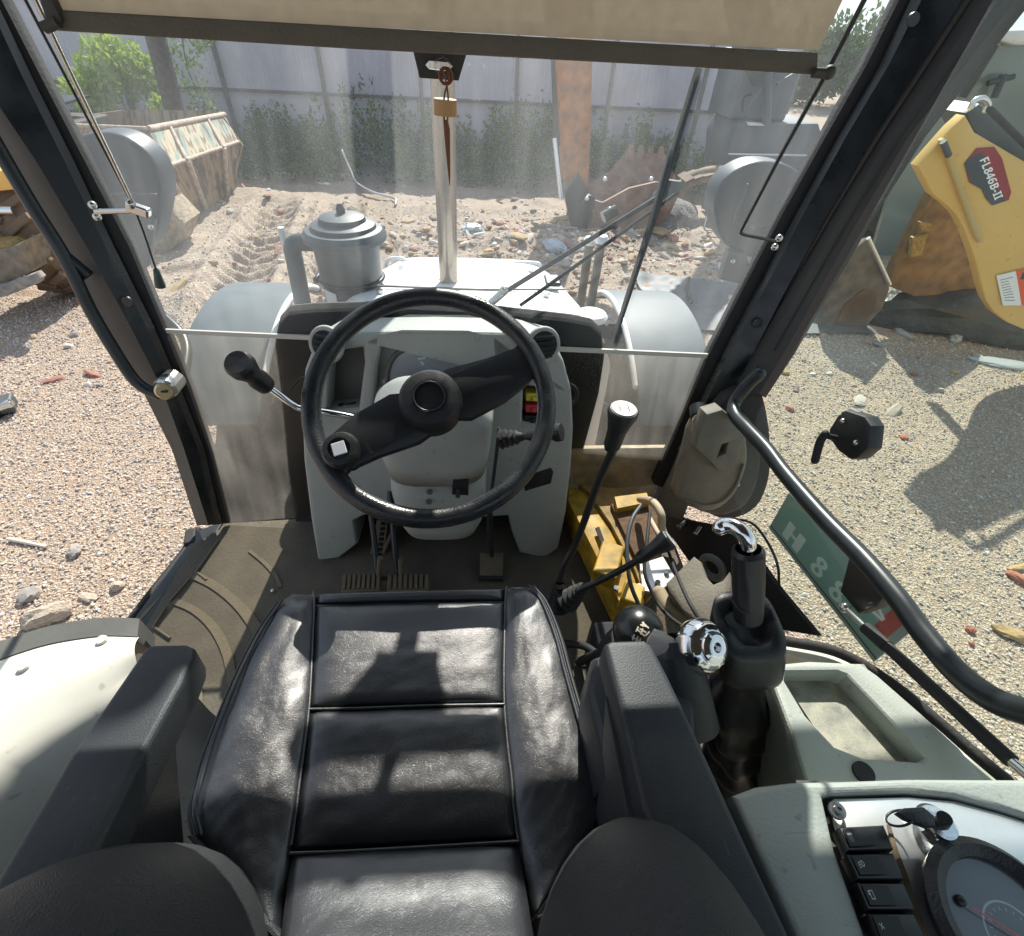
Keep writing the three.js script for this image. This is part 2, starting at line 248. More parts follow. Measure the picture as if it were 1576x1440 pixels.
rock('rock', 'dark half-buried stone just left of the pale craggy rock', 'rock', [-2.321, 0.02, -1.566], [0.05, 0.03, 0.045], M.rockGrey, 4.4);
rock('rock', 'flat tan stone chip right of the pale craggy rock', 'rock', [-2.031, 0.01, -1.549], [0.025, 0.014, 0.055], M.rock, 1.2);
rock('rock', 'small whitish stone on gravel near the sill of the cab', 'rock', [-1.912, 0.01, -1.61], [0.03, 0.025, 0.03], M.rock, 6.2);
rock('rock', 'rounded grey stone among gravel below the wooden stick', 'rock', [-2.261, 0.01, -1.85], [0.045, 0.025, 0.035], M.rockGrey, 5.2);
rock('brick_piece', 'larger round red brick piece on the gravel right of the grab bar', 'brick piece', [2.63, 0.01, -1.225], [0.022, 0.02, 0.022], M.brick, 3.3);
rock('brick_piece', 'smaller pink brick crumb below the larger red brick piece', 'brick piece', [2.574, 0.01, -1.145], [0.012, 0.012, 0.014], M.brick, 3.9);
rock('brick_piece', 'flat red brick slip lying in the sunlit gap between shadows', 'brick piece', [3.391, 0.01, -2.879], [0.05, 0.015, 0.03], M.brick, 7.1);
rock('brick_piece', 'dark red brick fragment at the right edge of the view', 'brick piece', [3.176, 0.01, -1.536], [0.06, 0.025, 0.03], M.brick, 8.3);
rock('wood_splinter', 'splintered yellow wood chunk at the lower right edge', 'wood', [2.844, 0.02, -1.187], [0.09, 0.025, 0.04], M.splinter, 2.6);
rock('wood_splinter', 'thin yellow wood sliver above the splintered wood chunk', 'wood', [3.252, 0.02, -1.612], [0.09, 0.015, 0.02], M.splinter, 9.6);
tag(mesh('wooden_stick', rod([-2.668, 0.015, -1.943], [-2.429, 0.015, -1.882], 0.012, 0.008, 7), std(lin(0.68, 0.6, 0.48), 0.9)), 'thin bleached wooden stick lying on the left gravel', 'stick');

// broken bits lying in front of the hood
M.bag = phy(lin(0.42, 0.50, 0.54), 0.4, { transmission: 0.2, thickness: 0 });
rock('plastic_sheet', 'crumpled pale blue plastic bag on the dirt just right of the exhaust pipe', 'plastic', [-0.08, 0, -7.58], [0.16, 0.07, 0.10], M.bag, 0.4);
rock('plastic_sheet', 'torn grey-blue plastic sheet on the dirt left of the bucket', 'plastic', [1.05, 0, -6.95], [0.2, 0.08, 0.12], M.bag, 2.1);
rock('wood_scrap', 'yellow-brown wood scrap right of the air cleaner lid', 'wood', [-1.04, 0, -8.02], [0.12, 0.03, 0.07], M.splinter, 3.8);
rock('wood_scrap', 'tan plank scrap on the dirt below the plastic sheet', 'wood', [0.55, 0, -7.23], [0.18, 0.03, 0.11], M.splinter, 5.5);
rock('wood_scrap', 'short pale wood offcut behind the hood near the pipe', 'wood', [0.15, 0, -6.78], [0.1, 0.03, 0.06], M.splinter, 7.2);
rock('wood_scrap', 'larger orange wood scrap right of the brown bucket', 'wood', [2.69, 0, -7.70], [0.22, 0.05, 0.13], M.splinter, 8.9);
rock('brick_lump', 'broken brick lump next to the larger orange wood scrap', 'brick', [2.92, 0, -7.54], [0.12, 0.05, 0.07], M.brick, 10.6);
rock('wood_scrap', 'brown wood scrap on sunlit dirt left of the right mirror foot', 'wood', [1.69, 0, -5.51], [0.08, 0.03, 0.05], M.splinter, 12.3);
rock('wood_scrap', 'pale wood scrap below the excavator ladder', 'wood', [3.18, 0, -8.19], [0.2, 0.04, 0.12], M.splinter, 14.0);
rock('wood_scrap', 'weathered stick scrap under the bucket pivot', 'wood', [1.35, 0, -8.42], [0.14, 0.03, 0.08], M.splinter, 15.7);
{ // the fence: posts, rails and a sheet above and below the rail in every bay
  const f = thing('yard_fence', 'tall pale grey sheet fence with dark posts across the back of the yard', 'fence', null, [0, 0, -12.4]);
  const panelMap = tex(512, (x, y) => { const st = fbm(x * 60, y * 2.5, 3, 4); const k = 0.88 + 0.16 * st + 0.2 * fbm(x * 5, y * 5, 4, 9) + (fbm(x * 34, y * 30, 2, 6) > 0.36 ? 0.12 : 0); return [k, k * 0.965, k * 0.985]; });
  const mats = [0, 1, 2].map((i) => std(lin(0.52 - i * 0.03, 0.53 - i * 0.03, 0.59 - i * 0.03), 0.75, { map: rep(panelMap, 0.35 + i * 0.04, 0.5), bumpMap: rep(T.smudge, 0.5), bumpScale: 0.02 }));
  const dark = std(lin(0.12, 0.12, 0.13), 0.7, { map: rep(T.dusty, 1) });
  const w = 1.9, x0 = -14.4, n = 11; // the last bay ends where the sky shows at the right
  for (let i = 0; i < n; i++) {
    const x = x0 + i * w + w / 2, r = rng(40 + i);
    for (const [lo, hi] of [[-0.08, 1.13], [1.17, 2.38]]) { const g = new THREE.BoxGeometry(w - 0.03, hi - lo, 0.015, 10, 4, 1), p = g.attributes.position; for (let k = 0; k < p.count; k++) p.setZ(k, p.getZ(k) + 0.03 * fbm(p.getX(k) * 1.2 + i * 3, p.getY(k), 2, lo)); g.computeVertexNormals(); mesh('panel', at(g, [x, (lo + hi) / 2, 0]), mats[Math.floor(r() * 3)], f); }
    mesh('rail', at(rbox(w, 0.05, 0.05), [x, 1.15, 0.06]), dark, f);
  }
  for (let i = 0; i <= n; i++) mesh('post', at(rbox(0.07, 2.44, 0.07), [x0 + i * w, 1.22, 0.06]), dark, f);
}
// leaf clumps
function leaves(n, place, mats, size, seed) { // n small bent leaves put where `place` says; returns merged geometry
  const r = rng(seed), geos = [], e = new THREE.Euler(), q = new THREE.Quaternion();
  const leaf = new THREE.BufferGeometry(); leaf.setAttribute('position', new THREE.Float32BufferAttribute([0, 0, 0, 0.3, 0.5, 0.08, 0, 1, -0.05, 0, 0, 0, 0, 1, -0.05, -0.3, 0.5, 0.08], 3)); leaf.computeVertexNormals(); leaf.setAttribute('uv', new THREE.Float32BufferAttribute(new Float32Array(12), 2));
  for (let i = 0; i < n; i++) { const [p, s = 1] = place(r); const g = leaf.clone(); const k = size * s * rnd(0.6, 1.3, r); g.scale(k, k, k); g.applyQuaternion(q.setFromEuler(e.set(rnd(-1.4, 1.4, r), r() * 6.3, rnd(-1.4, 1.4, r)))); g.translate(...p); geos.push(g); }
  return mergeGeometries(geos);
}
const leafMat = (r, g, b, t = 0.35) => phy(lin(r, g, b), 0.75, { transmission: t, thickness: 0, specularIntensity: 0.4 });
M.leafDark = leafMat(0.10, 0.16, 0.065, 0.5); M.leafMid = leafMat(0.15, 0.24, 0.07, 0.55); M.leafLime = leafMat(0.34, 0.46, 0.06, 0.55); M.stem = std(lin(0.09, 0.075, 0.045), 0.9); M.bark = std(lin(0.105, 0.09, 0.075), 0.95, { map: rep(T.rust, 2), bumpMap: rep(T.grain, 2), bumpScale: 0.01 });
{ // weeds along the foot of the fence: one uncountable belt
  const hAt = (x) => clamp(0.62 + 1.0 * fbm(x * 0.55, 1.3, 3, 2) + (x > -3.2 && x < 3.6 ? 0.45 : 0), 0.2, 1.8);
  const rs = rng(91), stalks = []; while (stalks.length < 1500) { const x = rnd(-9.8, 5.8, rs), d = rs(), patch = 0.5 + fbm(x * 0.9, 4.2, 3, 5) * 1.5; if (rs() > clamp(patch + 0.35)) continue; stalks.push([x, -12.25 + 1.9 * d * d, hAt(x) * (1 - 0.72 * d * d) * rnd(0.45, 1.25, rs), rnd(-0.12, 0.12, rs)]); }
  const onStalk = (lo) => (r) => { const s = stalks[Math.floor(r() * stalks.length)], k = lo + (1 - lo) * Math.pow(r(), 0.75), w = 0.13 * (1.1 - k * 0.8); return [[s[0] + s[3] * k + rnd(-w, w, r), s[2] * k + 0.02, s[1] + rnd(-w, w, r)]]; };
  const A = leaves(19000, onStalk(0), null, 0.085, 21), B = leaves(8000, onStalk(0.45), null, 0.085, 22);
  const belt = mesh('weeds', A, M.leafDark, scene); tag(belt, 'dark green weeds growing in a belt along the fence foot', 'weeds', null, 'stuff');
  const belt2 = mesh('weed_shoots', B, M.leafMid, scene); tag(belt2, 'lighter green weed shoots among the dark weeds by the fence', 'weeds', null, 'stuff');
}
function bush(label, pos, w, h, n, mat, seed, size, cat = 'bush', trunkLean = 0, name = 'bush') {
  const t = thing(name, label, cat, null, pos), r = rng(seed), cl = [];
  for (let i = 0; i < 16; i++) { const k = r(), a = r() * 6.3; cl.push([Math.cos(a) * w * 0.5 * Math.sin(k * 2.7 + 0.35) + trunkLean * k, h * (0.15 + 0.85 * k), Math.sin(a) * w * 0.4 * Math.sin(k * 2.7 + 0.35), rnd(0.10, 0.24, r) * w]); }
  mesh('foliage', leaves(n, (rr) => { const c = cl[Math.floor(rr() * cl.length)], a = rr() * 6.3, b = Math.acos(2 * rr() - 1), d = c[3] * Math.cbrt(rr()) * 1.3; return [[c[0] + d * Math.sin(b) * Math.cos(a), c[1] + d * Math.cos(b), c[2] + d * Math.sin(b) * Math.sin(a)]]; }, null, size, seed + 1), mat, t);
  mesh('stem', [rod([0, 0, 0], [trunkLean * 0.6, h * 0.6, 0], 0.02, 0.012, 7), ...cl.slice(0, 9).map((c) => rod([trunkLean * 0.3, h * 0.3, 0], c.slice(0, 3), 0.009, 0.004, 5))], M.stem, t);
  return t;
}
bush('lime green sunlit young tree behind the rusty skip', [-6.15, 0, -11.0], 1.25, 1.75, 3000, M.leafLime, 31, 0.13, 'young tree', 0.1, 'young_tree');
bush('dim green bush at the fence left of the lime young tree', [-9.1, 0, -11.6], 1.5, 1.5, 1800, M.leafMid, 33, 0.1);
{
  const t = thing('wooden_pole', 'dark leaning wooden pole behind the rusty skip with creeper on it', 'pole', null, [-5.2, 0, -10.7]);
  mesh('shaft', rod([-0.08, 0, 0], [0.2, 3.2, 0], 0.17, 0.14, 14), M.bark, t);
  mesh('wire', rod([0.10, 0, 0.1], [0.34, 3.1, 0.14], 0.012, 0.012, 6), M.steelDark, t);
}
{ const t = thing('creeper', 'sparse creeper with small leaves right of the wooden pole', 'creeper', null, [-4.75, 0, -10.9]);
  mesh('foliage', leaves(620, (r) => { const k = r(); return r() < 0.7 ? [[rnd(-0.32, 0.2, r), 0.5 + 1.7 * k, rnd(-0.2, 0.2, r)]] : [[0.1 + 0.55 * k, 1.75 + 0.3 * k + rnd(-0.08, 0.1, r), rnd(-0.1, 0.1, r)]]; }, null, 0.085, 55), M.leafMid, t);
  mesh('stem', tube([[0, 0, 0], [0.06, 0.8, 0], [-0.1, 1.5, 0], [0.05, 2.3, 0]], 0.012, 5), M.stem, t); mesh('side_shoot', tube([[-0.08, 1.6, 0], [0.3, 1.85, 0], [0.65, 2.05, 0]], 0.009, 5), M.stem, t); }
[[15.4, -29, 2.6, 3.2], [17.6, -30, 2.9, 3.4], [20.2, -31, 3.4, 4.0], [13.0, -30, 2.5, 3.2]].forEach(([x, z, h, w], i) => bush(['far blue-green tree beyond the fence, nearest the right windscreen pillar', 'tall far tree beyond the fence right of the nearest one', 'far tree beyond the fence behind the yellow loader', 'far tree beyond the fence above the excavator'][i], [x, 0, z], w, h, 1500, M.leafDark, 70 + i, 0.34, 'tree', 0.2, 'far_tree'));

// ---------------------------------------------------------------- the cab that the camera looks out of
const cab = thing('loader_cab', 'dark framed machine cab around the seat, seen from inside', 'cab');
const L0 = [[-0.862, 2.406, -1.276], [-0.843, 2.296, -1.252], [-0.822, 2.19, -1.229], [-0.792, 2.047, -1.197], [-0.763, 1.905, -1.166], [-0.746, 1.736, -1.129], [-0.732, 1.581, -1.095], [-0.727, 1.398, -1.055], [-0.738, 1.175, -1.005]], L1 = [[-0.869, 2.405, -1.272], [-0.85, 2.296, -1.248], [-0.836, 2.19, -1.225], [-0.813, 2.058, -1.196], [-0.792, 1.905, -1.162], [-0.764, 1.741, -1.126], [-0.748, 1.583, -1.091], [-0.738, 1.421, -1.056], [-0.756, 1.176, -1.002]];
const L1a = [[-0.864, 2.404, -1.264], [-0.845, 2.296, -1.24], [-0.831, 2.19, -1.217], [-0.808, 2.06, -1.188], [-0.787, 1.908, -1.155], [-0.759, 1.745, -1.119], [-0.744, 1.588, -1.084], [-0.733, 1.426, -1.049], [-0.751, 1.183, -0.995]], L1b = [[-0.865, 2.402, -1.245], [-0.847, 2.295, -1.222], [-0.835, 2.191, -1.199], [-0.814, 2.063, -1.171], [-0.793, 1.913, -1.138], [-0.766, 1.753, -1.103], [-0.75, 1.598, -1.069], [-0.739, 1.439, -1.034], [-0.756, 1.198, -0.98]];
const L2 = [[-0.948, 2.381, -1.221], [-0.917, 2.284, -1.199], [-0.895, 2.19, -1.179], [-0.853, 2.065, -1.151], [-0.818, 1.919, -1.119], [-0.788, 1.765, -1.085], [-0.764, 1.613, -1.052], [-0.761, 1.453, -1.017], [-0.765, 1.214, -0.964]], L3 = [[-1.02, 2.382, -1.261], [-0.986, 2.282, -1.239], [-0.962, 2.185, -1.218], [-0.93, 2.05, -1.188], [-0.899, 1.905, -1.156], [-0.871, 1.742, -1.12], [-0.839, 1.589, -1.087], [-0.818, 1.421, -1.05], [-0.823, 1.178, -0.996]];
mesh('rubber_seal', ribbon(L0, L1, [0, 0, -0.03]), M.rubber, cab);
mesh('pillar', [ribbon(L1a, L1b, [-0.03, 0, -0.03]), ribbon(L1b, L2, [-0.01, 0, -0.06])], M.paint, cab, 'left front pillar in glossy dark paint');
mesh('pillar_flank', ribbon(L2, L3, [0, 0, -0.03]), M.paintGrey, cab);
const R0 = [[0.851, 2.492, -1.295], [0.817, 2.37, -1.268], [0.792, 2.273, -1.247], [0.75, 2.154, -1.221], [0.699, 2.006, -1.188], [0.647, 1.831, -1.15], [0.603, 1.681, -1.117], [0.572, 1.515, -1.08], [0.526, 1.297, -1.032]], R1 = [[0.874, 2.493, -1.291], [0.839, 2.371, -1.265], [0.818, 2.274, -1.243], [0.775, 2.155, -1.217], [0.729, 2.008, -1.185], [0.682, 1.84, -1.148], [0.636, 1.684, -1.113], [0.596, 1.517, -1.077], [0.553, 1.289, -1.027]];
const R1a = [[0.869, 2.492, -1.283], [0.834, 2.371, -1.257], [0.813, 2.274, -1.235], [0.77, 2.156, -1.209], [0.724, 2.01, -1.177], [0.678, 1.843, -1.14], [0.632, 1.688, -1.106], [0.593, 1.523, -1.07], [0.549, 1.295, -1.02]], R1b = [[0.872, 2.489, -1.26], [0.839, 2.37, -1.234], [0.816, 2.276, -1.213], [0.773, 2.159, -1.187], [0.729, 2.016, -1.156], [0.684, 1.852, -1.119], [0.639, 1.699, -1.086], [0.6, 1.537, -1.05], [0.557, 1.305, -0.999]];
const R2 = [[0.945, 2.49, -1.24], [0.903, 2.373, -1.214], [0.866, 2.279, -1.193], [0.82, 2.164, -1.168], [0.773, 2.022, -1.137], [0.726, 1.86, -1.101], [0.69, 1.715, -1.069], [0.654, 1.55, -1.033], [0.597, 1.296, -0.977]], R3 = [[1.015, 2.498, -1.277], [0.974, 2.377, -1.25], [0.933, 2.28, -1.229], [0.88, 2.161, -1.202], [0.828, 2.015, -1.17], [0.773, 1.848, -1.134], [0.734, 1.698, -1.101], [0.716, 1.528, -1.063], [0.642, 1.255, -1.003]];
mesh('rubber_seal', ribbon(R0, R1, [0, 0, -0.03]), M.rubber, cab);
mesh('pillar', [ribbon(R1a, R1b, [0.03, 0, -0.03]), ribbon(R1b, R2, [0.01, 0, -0.06])], M.paint, cab, 'right front pillar in glossy dark paint');
mesh('pillar_groove', ribbon(R2, R3, [0, 0, -0.02]), M.blackSoft, cab);
const R4 = [[0.951, 2.485, -1.194], [0.913, 2.372, -1.169], [0.876, 2.281, -1.149], [0.829, 2.17, -1.124], [0.78, 2.034, -1.094], [0.729, 1.877, -1.06], [0.691, 1.745, -1.031], [0.661, 1.641, -1.008]], R5 = [[0.995, 2.485, -1.174], [0.953, 2.373, -1.149], [0.906, 2.283, -1.129], [0.846, 2.173, -1.105], [0.805, 2.039, -1.076], [0.765, 1.886, -1.042], [0.73, 1.755, -1.013], [0.697, 1.649, -0.99]];
const R6 = [[1.053, 2.49, -1.195], [1.004, 2.376, -1.17], [0.955, 2.284, -1.15], [0.897, 2.172, -1.125], [0.851, 2.035, -1.095], [0.807, 1.879, -1.06], [0.769, 1.738, -1.029], [0.73, 1.627, -1.005]];
mesh('door_frame', ribbon(R4, R5, [0.01, 0, -0.05]), M.paintGrey, cab);
mesh('rubber_seal', ribbon(R5, R6, [0.01, 0, -0.03]), M.rubber, cab);
mesh('frame_bead', ribbon([[0.933, 2.373, -1.157], [0.89, 2.282, -1.137], [0.836, 2.172, -1.113], [0.791, 2.037, -1.083], [0.746, 1.882, -1.049], [0.709, 1.751, -1.02]], [[0.939, 2.373, -1.157], [0.895, 2.282, -1.137], [0.84, 2.172, -1.113], [0.795, 2.037, -1.083], [0.751, 1.882, -1.049], [0.714, 1.751, -1.02]], [0, 0, -0.02]), M.rubber, cab);
for (const p of [[-0.774, 1.812, -1.094], [0.679, 1.791, -1.081], [0.818, 2.342, -1.202]]) mesh('plug', at(new THREE.CylinderGeometry(0.011, 0.012, 0.004, 16), p, [Math.PI / 2 - 0.2, 0, 0]), M.blackPlastic, cab);
// glass
const scr = mesh('windscreen', slab([[-0.752, 1.724, -1.138], [-0.87, 2.407, -1.289], [0.86, 2.494, -1.308], [0.61, 1.679, -1.128]], 0.005), M.screen, cab); scr.name = 'windscreen';
const scrLow = mesh('lower_pane', slab([[-0.745, 1.162, -1.015], [-0.753, 1.716, -1.137], [0.61, 1.672, -1.127], [0.532, 1.285, -1.042]], 0.005), M.screenLow, cab);
mesh('glass_joint', ribbon([[-0.749, 1.728, -1.131], [-0.106, 1.707, -1.127], [0.606, 1.684, -1.122]], [[-0.749, 1.719, -1.129], [-0.106, 1.697, -1.124], [0.606, 1.674, -1.119]], [0, 0, -0.006]), std(lin(0.55, 0.53, 0.47), 0.6), cab);
mesh('side_window', slab([[0.705, 1.36, -1.0], [0.705, 1.36, 0.4], [0.80, 2.6, 0.4], [0.80, 2.6, -0.98], [0.735, 1.8, -0.99]], 0.005, { face: [-1, 0, 0] }), M.sideGlass, cab);
// floor, sill, bulkhead, roof and rear, which close the cab
mesh('floor', slab([[-0.80, 1.145, -1.03], [0.60, 1.145, -1.12], [0.60, 1.145, 0.7], [-0.83, 1.145, 0.7], [-0.85, 1.145, -0.62]], 0.05, { face: [0, 1, 0] }), M.dirt, cab);
mesh('sill', [slab([[-0.771, 1.152, -1.039], [-0.831, 1.152, -1.001], [-0.875, 1.152, -0.671], [-0.806, 1.152, -0.64]], 0.03, { face: [0, 1, 0], bevel: 0.006 })], M.steelDark, cab, 'dusty dark door sill');
mesh('sill_edge', tube([[-0.845, 1.135, -1.014], [-0.847, 1.135, -0.935], [-0.872, 1.135, -0.796], [-0.891, 1.135, -0.676]], 0.012, 8), M.rubber, cab);
mesh('sill_wear', slab([[-0.828, 1.153, -0.786], [-0.832, 1.153, -0.767], [-0.856, 1.153, -0.675], [-0.865, 1.153, -0.672], [-0.853, 1.153, -0.729]], 0.001, { face: [0, 1, 0] }), M.matRib, cab, 'patch of tan dried mud on the sill');
mesh('hinge_block', at(rbox(0.03, 0.05, 0.06, 0.006), [-0.845, 1.13, -0.978], [0, 0.3, 0]), M.rubber, cab);
mesh('kick_panel', slab([[0.287, 1.399, -1.085], [0.576, 1.394, -1.084], [0.546, 1.21, -1.043], [0.22, 1.16, -1.02], [0.22, 1.4, -1.06]], 0.02), std(lin(0.55, 0.50, 0.38), 0.8, { map: rep(T.rust, 3) }), cab, 'dirty cream metal panel under the right lower glass');
mesh('bulkhead', slab([[-0.40, 1.15, -1.04], [0.30, 1.15, -1.04], [0.30, 1.72, -1.16], [-0.40, 1.72, -1.16]], 0.02), M.blackSoft, cab);
mesh('roof', at(rbox(1.95, 0.09, 1.9, 0.03), [-0.02, 2.76, -0.15]), M.paintGrey, cab);
mesh('roof_window', at(rbox(1.6, 0.006, 0.22, 0.002), [0.02, 2.73, -1.215]), M.screen, cab);
mesh('roof_header', at(rbox(1.66, 0.07, 0.05, 0.02), [0.04, 2.70, -1.31]), M.paintGrey, cab);
for (const x of [-0.92, 0.86]) { mesh('rear_pillar', rod([x * 0.95, 1.1, 0.72], [x, 2.74, 0.72], 0.045, 0.045, 10), M.paint, cab); }
mesh('rear_panel', at(rbox(1.7, 0.8, 0.03, 0.01), [-0.03, 1.5, 0.74]), M.dashDark, cab);

// rubber mat with raised curved ribs
{
  const t = thing('floor_mat', 'dusty brown rubber floor mat with raised curved bands left of the seat', 'floor mat');
  mesh('sheet', slab([...[[-0.749, 1.156, -1.019], [-0.815, 1.156, -0.941], [-0.824, 1.156, -0.795], [-0.826, 1.156, -0.676]], [-0.80, 1.156, -0.45], [-0.80, 1.156, 0.3], [0.34, 1.156, 0.3], [0.34, 1.156, -0.98], [-0.42, 1.156, -1.02]], 0.01, { face: [0, 1, 0] }), M.mat, t);
  const band = (A, B) => { const ca = curveAt(A), cb = curveAt(B), a = [], b = []; for (let i = 0; i <= 20; i++) { a.push(ca(i / 20).toArray()); b.push(cb(i / 20).toArray()); } mesh('rib', ribbon(a, b, [0, -0.004, 0]), M.matRib, t); };
  band([[-0.771, 1.16, -0.847], [-0.702, 1.16, -0.809], [-0.622, 1.16, -0.753], [-0.556, 1.16, -0.689], [-0.517, 1.16, -0.635]], [[-0.771, 1.16, -0.821], [-0.709, 1.16, -0.789], [-0.635, 1.16, -0.734], [-0.569, 1.16, -0.666], [-0.532, 1.16, -0.61]]);
  band([[-0.785, 1.16, -0.761], [-0.719, 1.16, -0.731], [-0.65, 1.16, -0.679], [-0.595, 1.16, -0.612], [-0.552, 1.16, -0.532]], [[-0.793, 1.16, -0.746], [-0.731, 1.16, -0.718], [-0.668, 1.16, -0.669], [-0.611, 1.16, -0.6], [-0.567, 1.16, -0.518]]);
  band([[-0.685, 1.16, -0.599], [-0.639, 1.16, -0.543], [-0.607, 1.16, -0.477], [-0.593, 1.16, -0.41]], [[-0.69, 1.16, -0.591], [-0.647, 1.16, -0.535], [-0.619, 1.16, -0.477], [-0.605, 1.16, -0.411]]);
  band([[-0.652, 1.16, -0.918], [-0.598, 1.16, -0.878], [-0.558, 1.16, -0.838], [-0.527, 1.16, -0.791]], [[-0.655, 1.16, -0.911], [-0.603, 1.16, -0.869], [-0.564, 1.16, -0.829], [-0.535, 1.16, -0.787]]);
  for (const [a, b] of [[[-0.769, 1.161, -0.842], [-0.752, 1.161, -0.951]], [[-0.797, 1.161, -0.752], [-0.777, 1.161, -0.821]], [[-0.804, 1.161, -0.678], [-0.799, 1.161, -0.734]], [[-0.805, 1.161, -0.68], [-0.75, 1.161, -0.647]], [[-0.774, 1.161, -0.847], [-0.731, 1.161, -0.816]]]) mesh('rib', rod(a, b, 0.003, 0.003, 6), M.matRib, t);
  mesh('rivet', at(new THREE.SphereGeometry(0.006, 10, 6), [-0.547, 1.16, -0.777]), M.steel, t);
}
{ // left wheel arch lining beside the seat
  const t = thing('wheel_arch', 'cream plastic wheel arch cover left of the left armrest', 'wheel arch');
  const A = [[-0.864, 1.655, -0.109], [-0.756, 1.655, -0.229], [-0.661, 1.655, -0.322], [-0.627, 1.655, -0.341], [-0.59, 1.655, -0.358], [-0.554, 1.655, -0.367], [-0.51, 1.655, -0.372], [-0.467, 1.655, -0.369]], B = [[-0.722, 1.65, 0.01], [-0.644, 1.65, -0.103], [-0.578, 1.65, -0.203], [-0.555, 1.65, -0.23], [-0.528, 1.65, -0.254], [-0.502, 1.65, -0.274], [-0.472, 1.65, -0.296], [-0.448, 1.65, -0.325]];
  const ca = curveAt(A), cb = curveAt(B), rows = [];
  for (let j = 0; j <= 26; j++) { const row = [], u = j / 26; for (let i = 0; i <= 26; i++) { const v = i / 26; let p; if (v < 0.62) { p = ca(u).lerp(cb(u), v / 0.62); p.y += 0.012 * Math.sin(v / 0.62 * Math.PI); } else { p = cb(u); const k = (v - 0.62) / 0.38; p.x += 0.085 * Math.pow(k, 0.8); p.y -= 0.05 * k + 0.36 * k * k * k; p.z += 0.02 * k; } row.push(p.toArray()); } rows.push(row); }
  const pos = [], idx = []; rows.forEach((r) => r.forEach((p) => pos.push(...p))); for (let j = 0; j < 26; j++) for (let i = 0; i < 26; i++) { const a = j * 27 + i; idx.push(a, a + 1, a + 28, a, a + 28, a + 27); }
  const g = new THREE.BufferGeometry(); g.setAttribute('position', new THREE.Float32BufferAttribute(pos, 3)); g.setIndex(idx); g.computeVertexNormals(); g.setAttribute('uv', new THREE.Float32BufferAttribute(new Float32Array(pos.length / 3 * 2), 2));
  mesh('shell', g, M.cream, t);
  const a = [], b = []; for (let i = 0; i <= 16; i++) { const p = ca(i / 16); a.push([p.x - 0.001, p.y + 0.002, p.z]); b.push([p.x - 0.012, p.y + 0.002, p.z - 0.028]); }
  mesh('edge_trim', ribbon(a, b, [0, -0.05, 0]), M.dashDark, t);
  mesh('front_lip', slab([...[[-0.493, 1.652, -0.378], [-0.486, 1.652, -0.374], [-0.457, 1.652, -0.359], [-0.458, 1.652, -0.366]]], 0.5, { face: [0, 1, 0] }), M.rubber, t);
  for (const p of [[-0.582, 1.667, -0.326], [-0.508, 1.664, -0.362]]) mesh('clip', at(new THREE.CylinderGeometry(0.006, 0.007, 0.003, 14), p), M.cream, t);
}
// left grab rail on the door opening
{ const t = thing('grab_rail', 'slim dark grab rail running down the outside of the left pillar', 'grab rail');
  mesh('bar', tube([[-0.919, 2.199, -1.161], [-0.898, 2.085, -1.136], [-0.878, 1.993, -1.115], [-0.856, 1.905, -1.096], [-0.845, 1.799, -1.073], [-0.825, 1.705, -1.052], [-0.809, 1.649, -1.04], [-0.792, 1.625, -1.035], [-0.767, 1.611, -1.031]], 0.013, 10, 6), M.steelDark, t);
  mesh('bracket', at(rbox(0.03, 0.05, 0.02, 0.004), [-0.849, 1.882, -1.101], [0.1, 0, 0.5]), M.steelDark, t); }
{ const t = thing('door_lock', 'round steel door lock striker on the left pillar at the end of the grab rail', 'lock');
  const c = [-0.743, 1.624, -1.029]; mesh('housing', lath(add(c, [0, 0.0, -0.05]), c, [[0.026, 0], [0.026, 0.046], [0.022, 0.052]]), M.steel, t);
  mesh('cylinder', lath(c, add(c, [0.01, 0.004, 0.02]), [[0.021, 0], [0.021, 0.008], [0.017, 0.011], [0, 0.011]]), M.brass, t);
  mesh('key_slot', at(rbox(0.016, 0.004, 0.004, 0.001), add(c, [0.006, 0.003, 0.012])), M.blackSoft, t); }
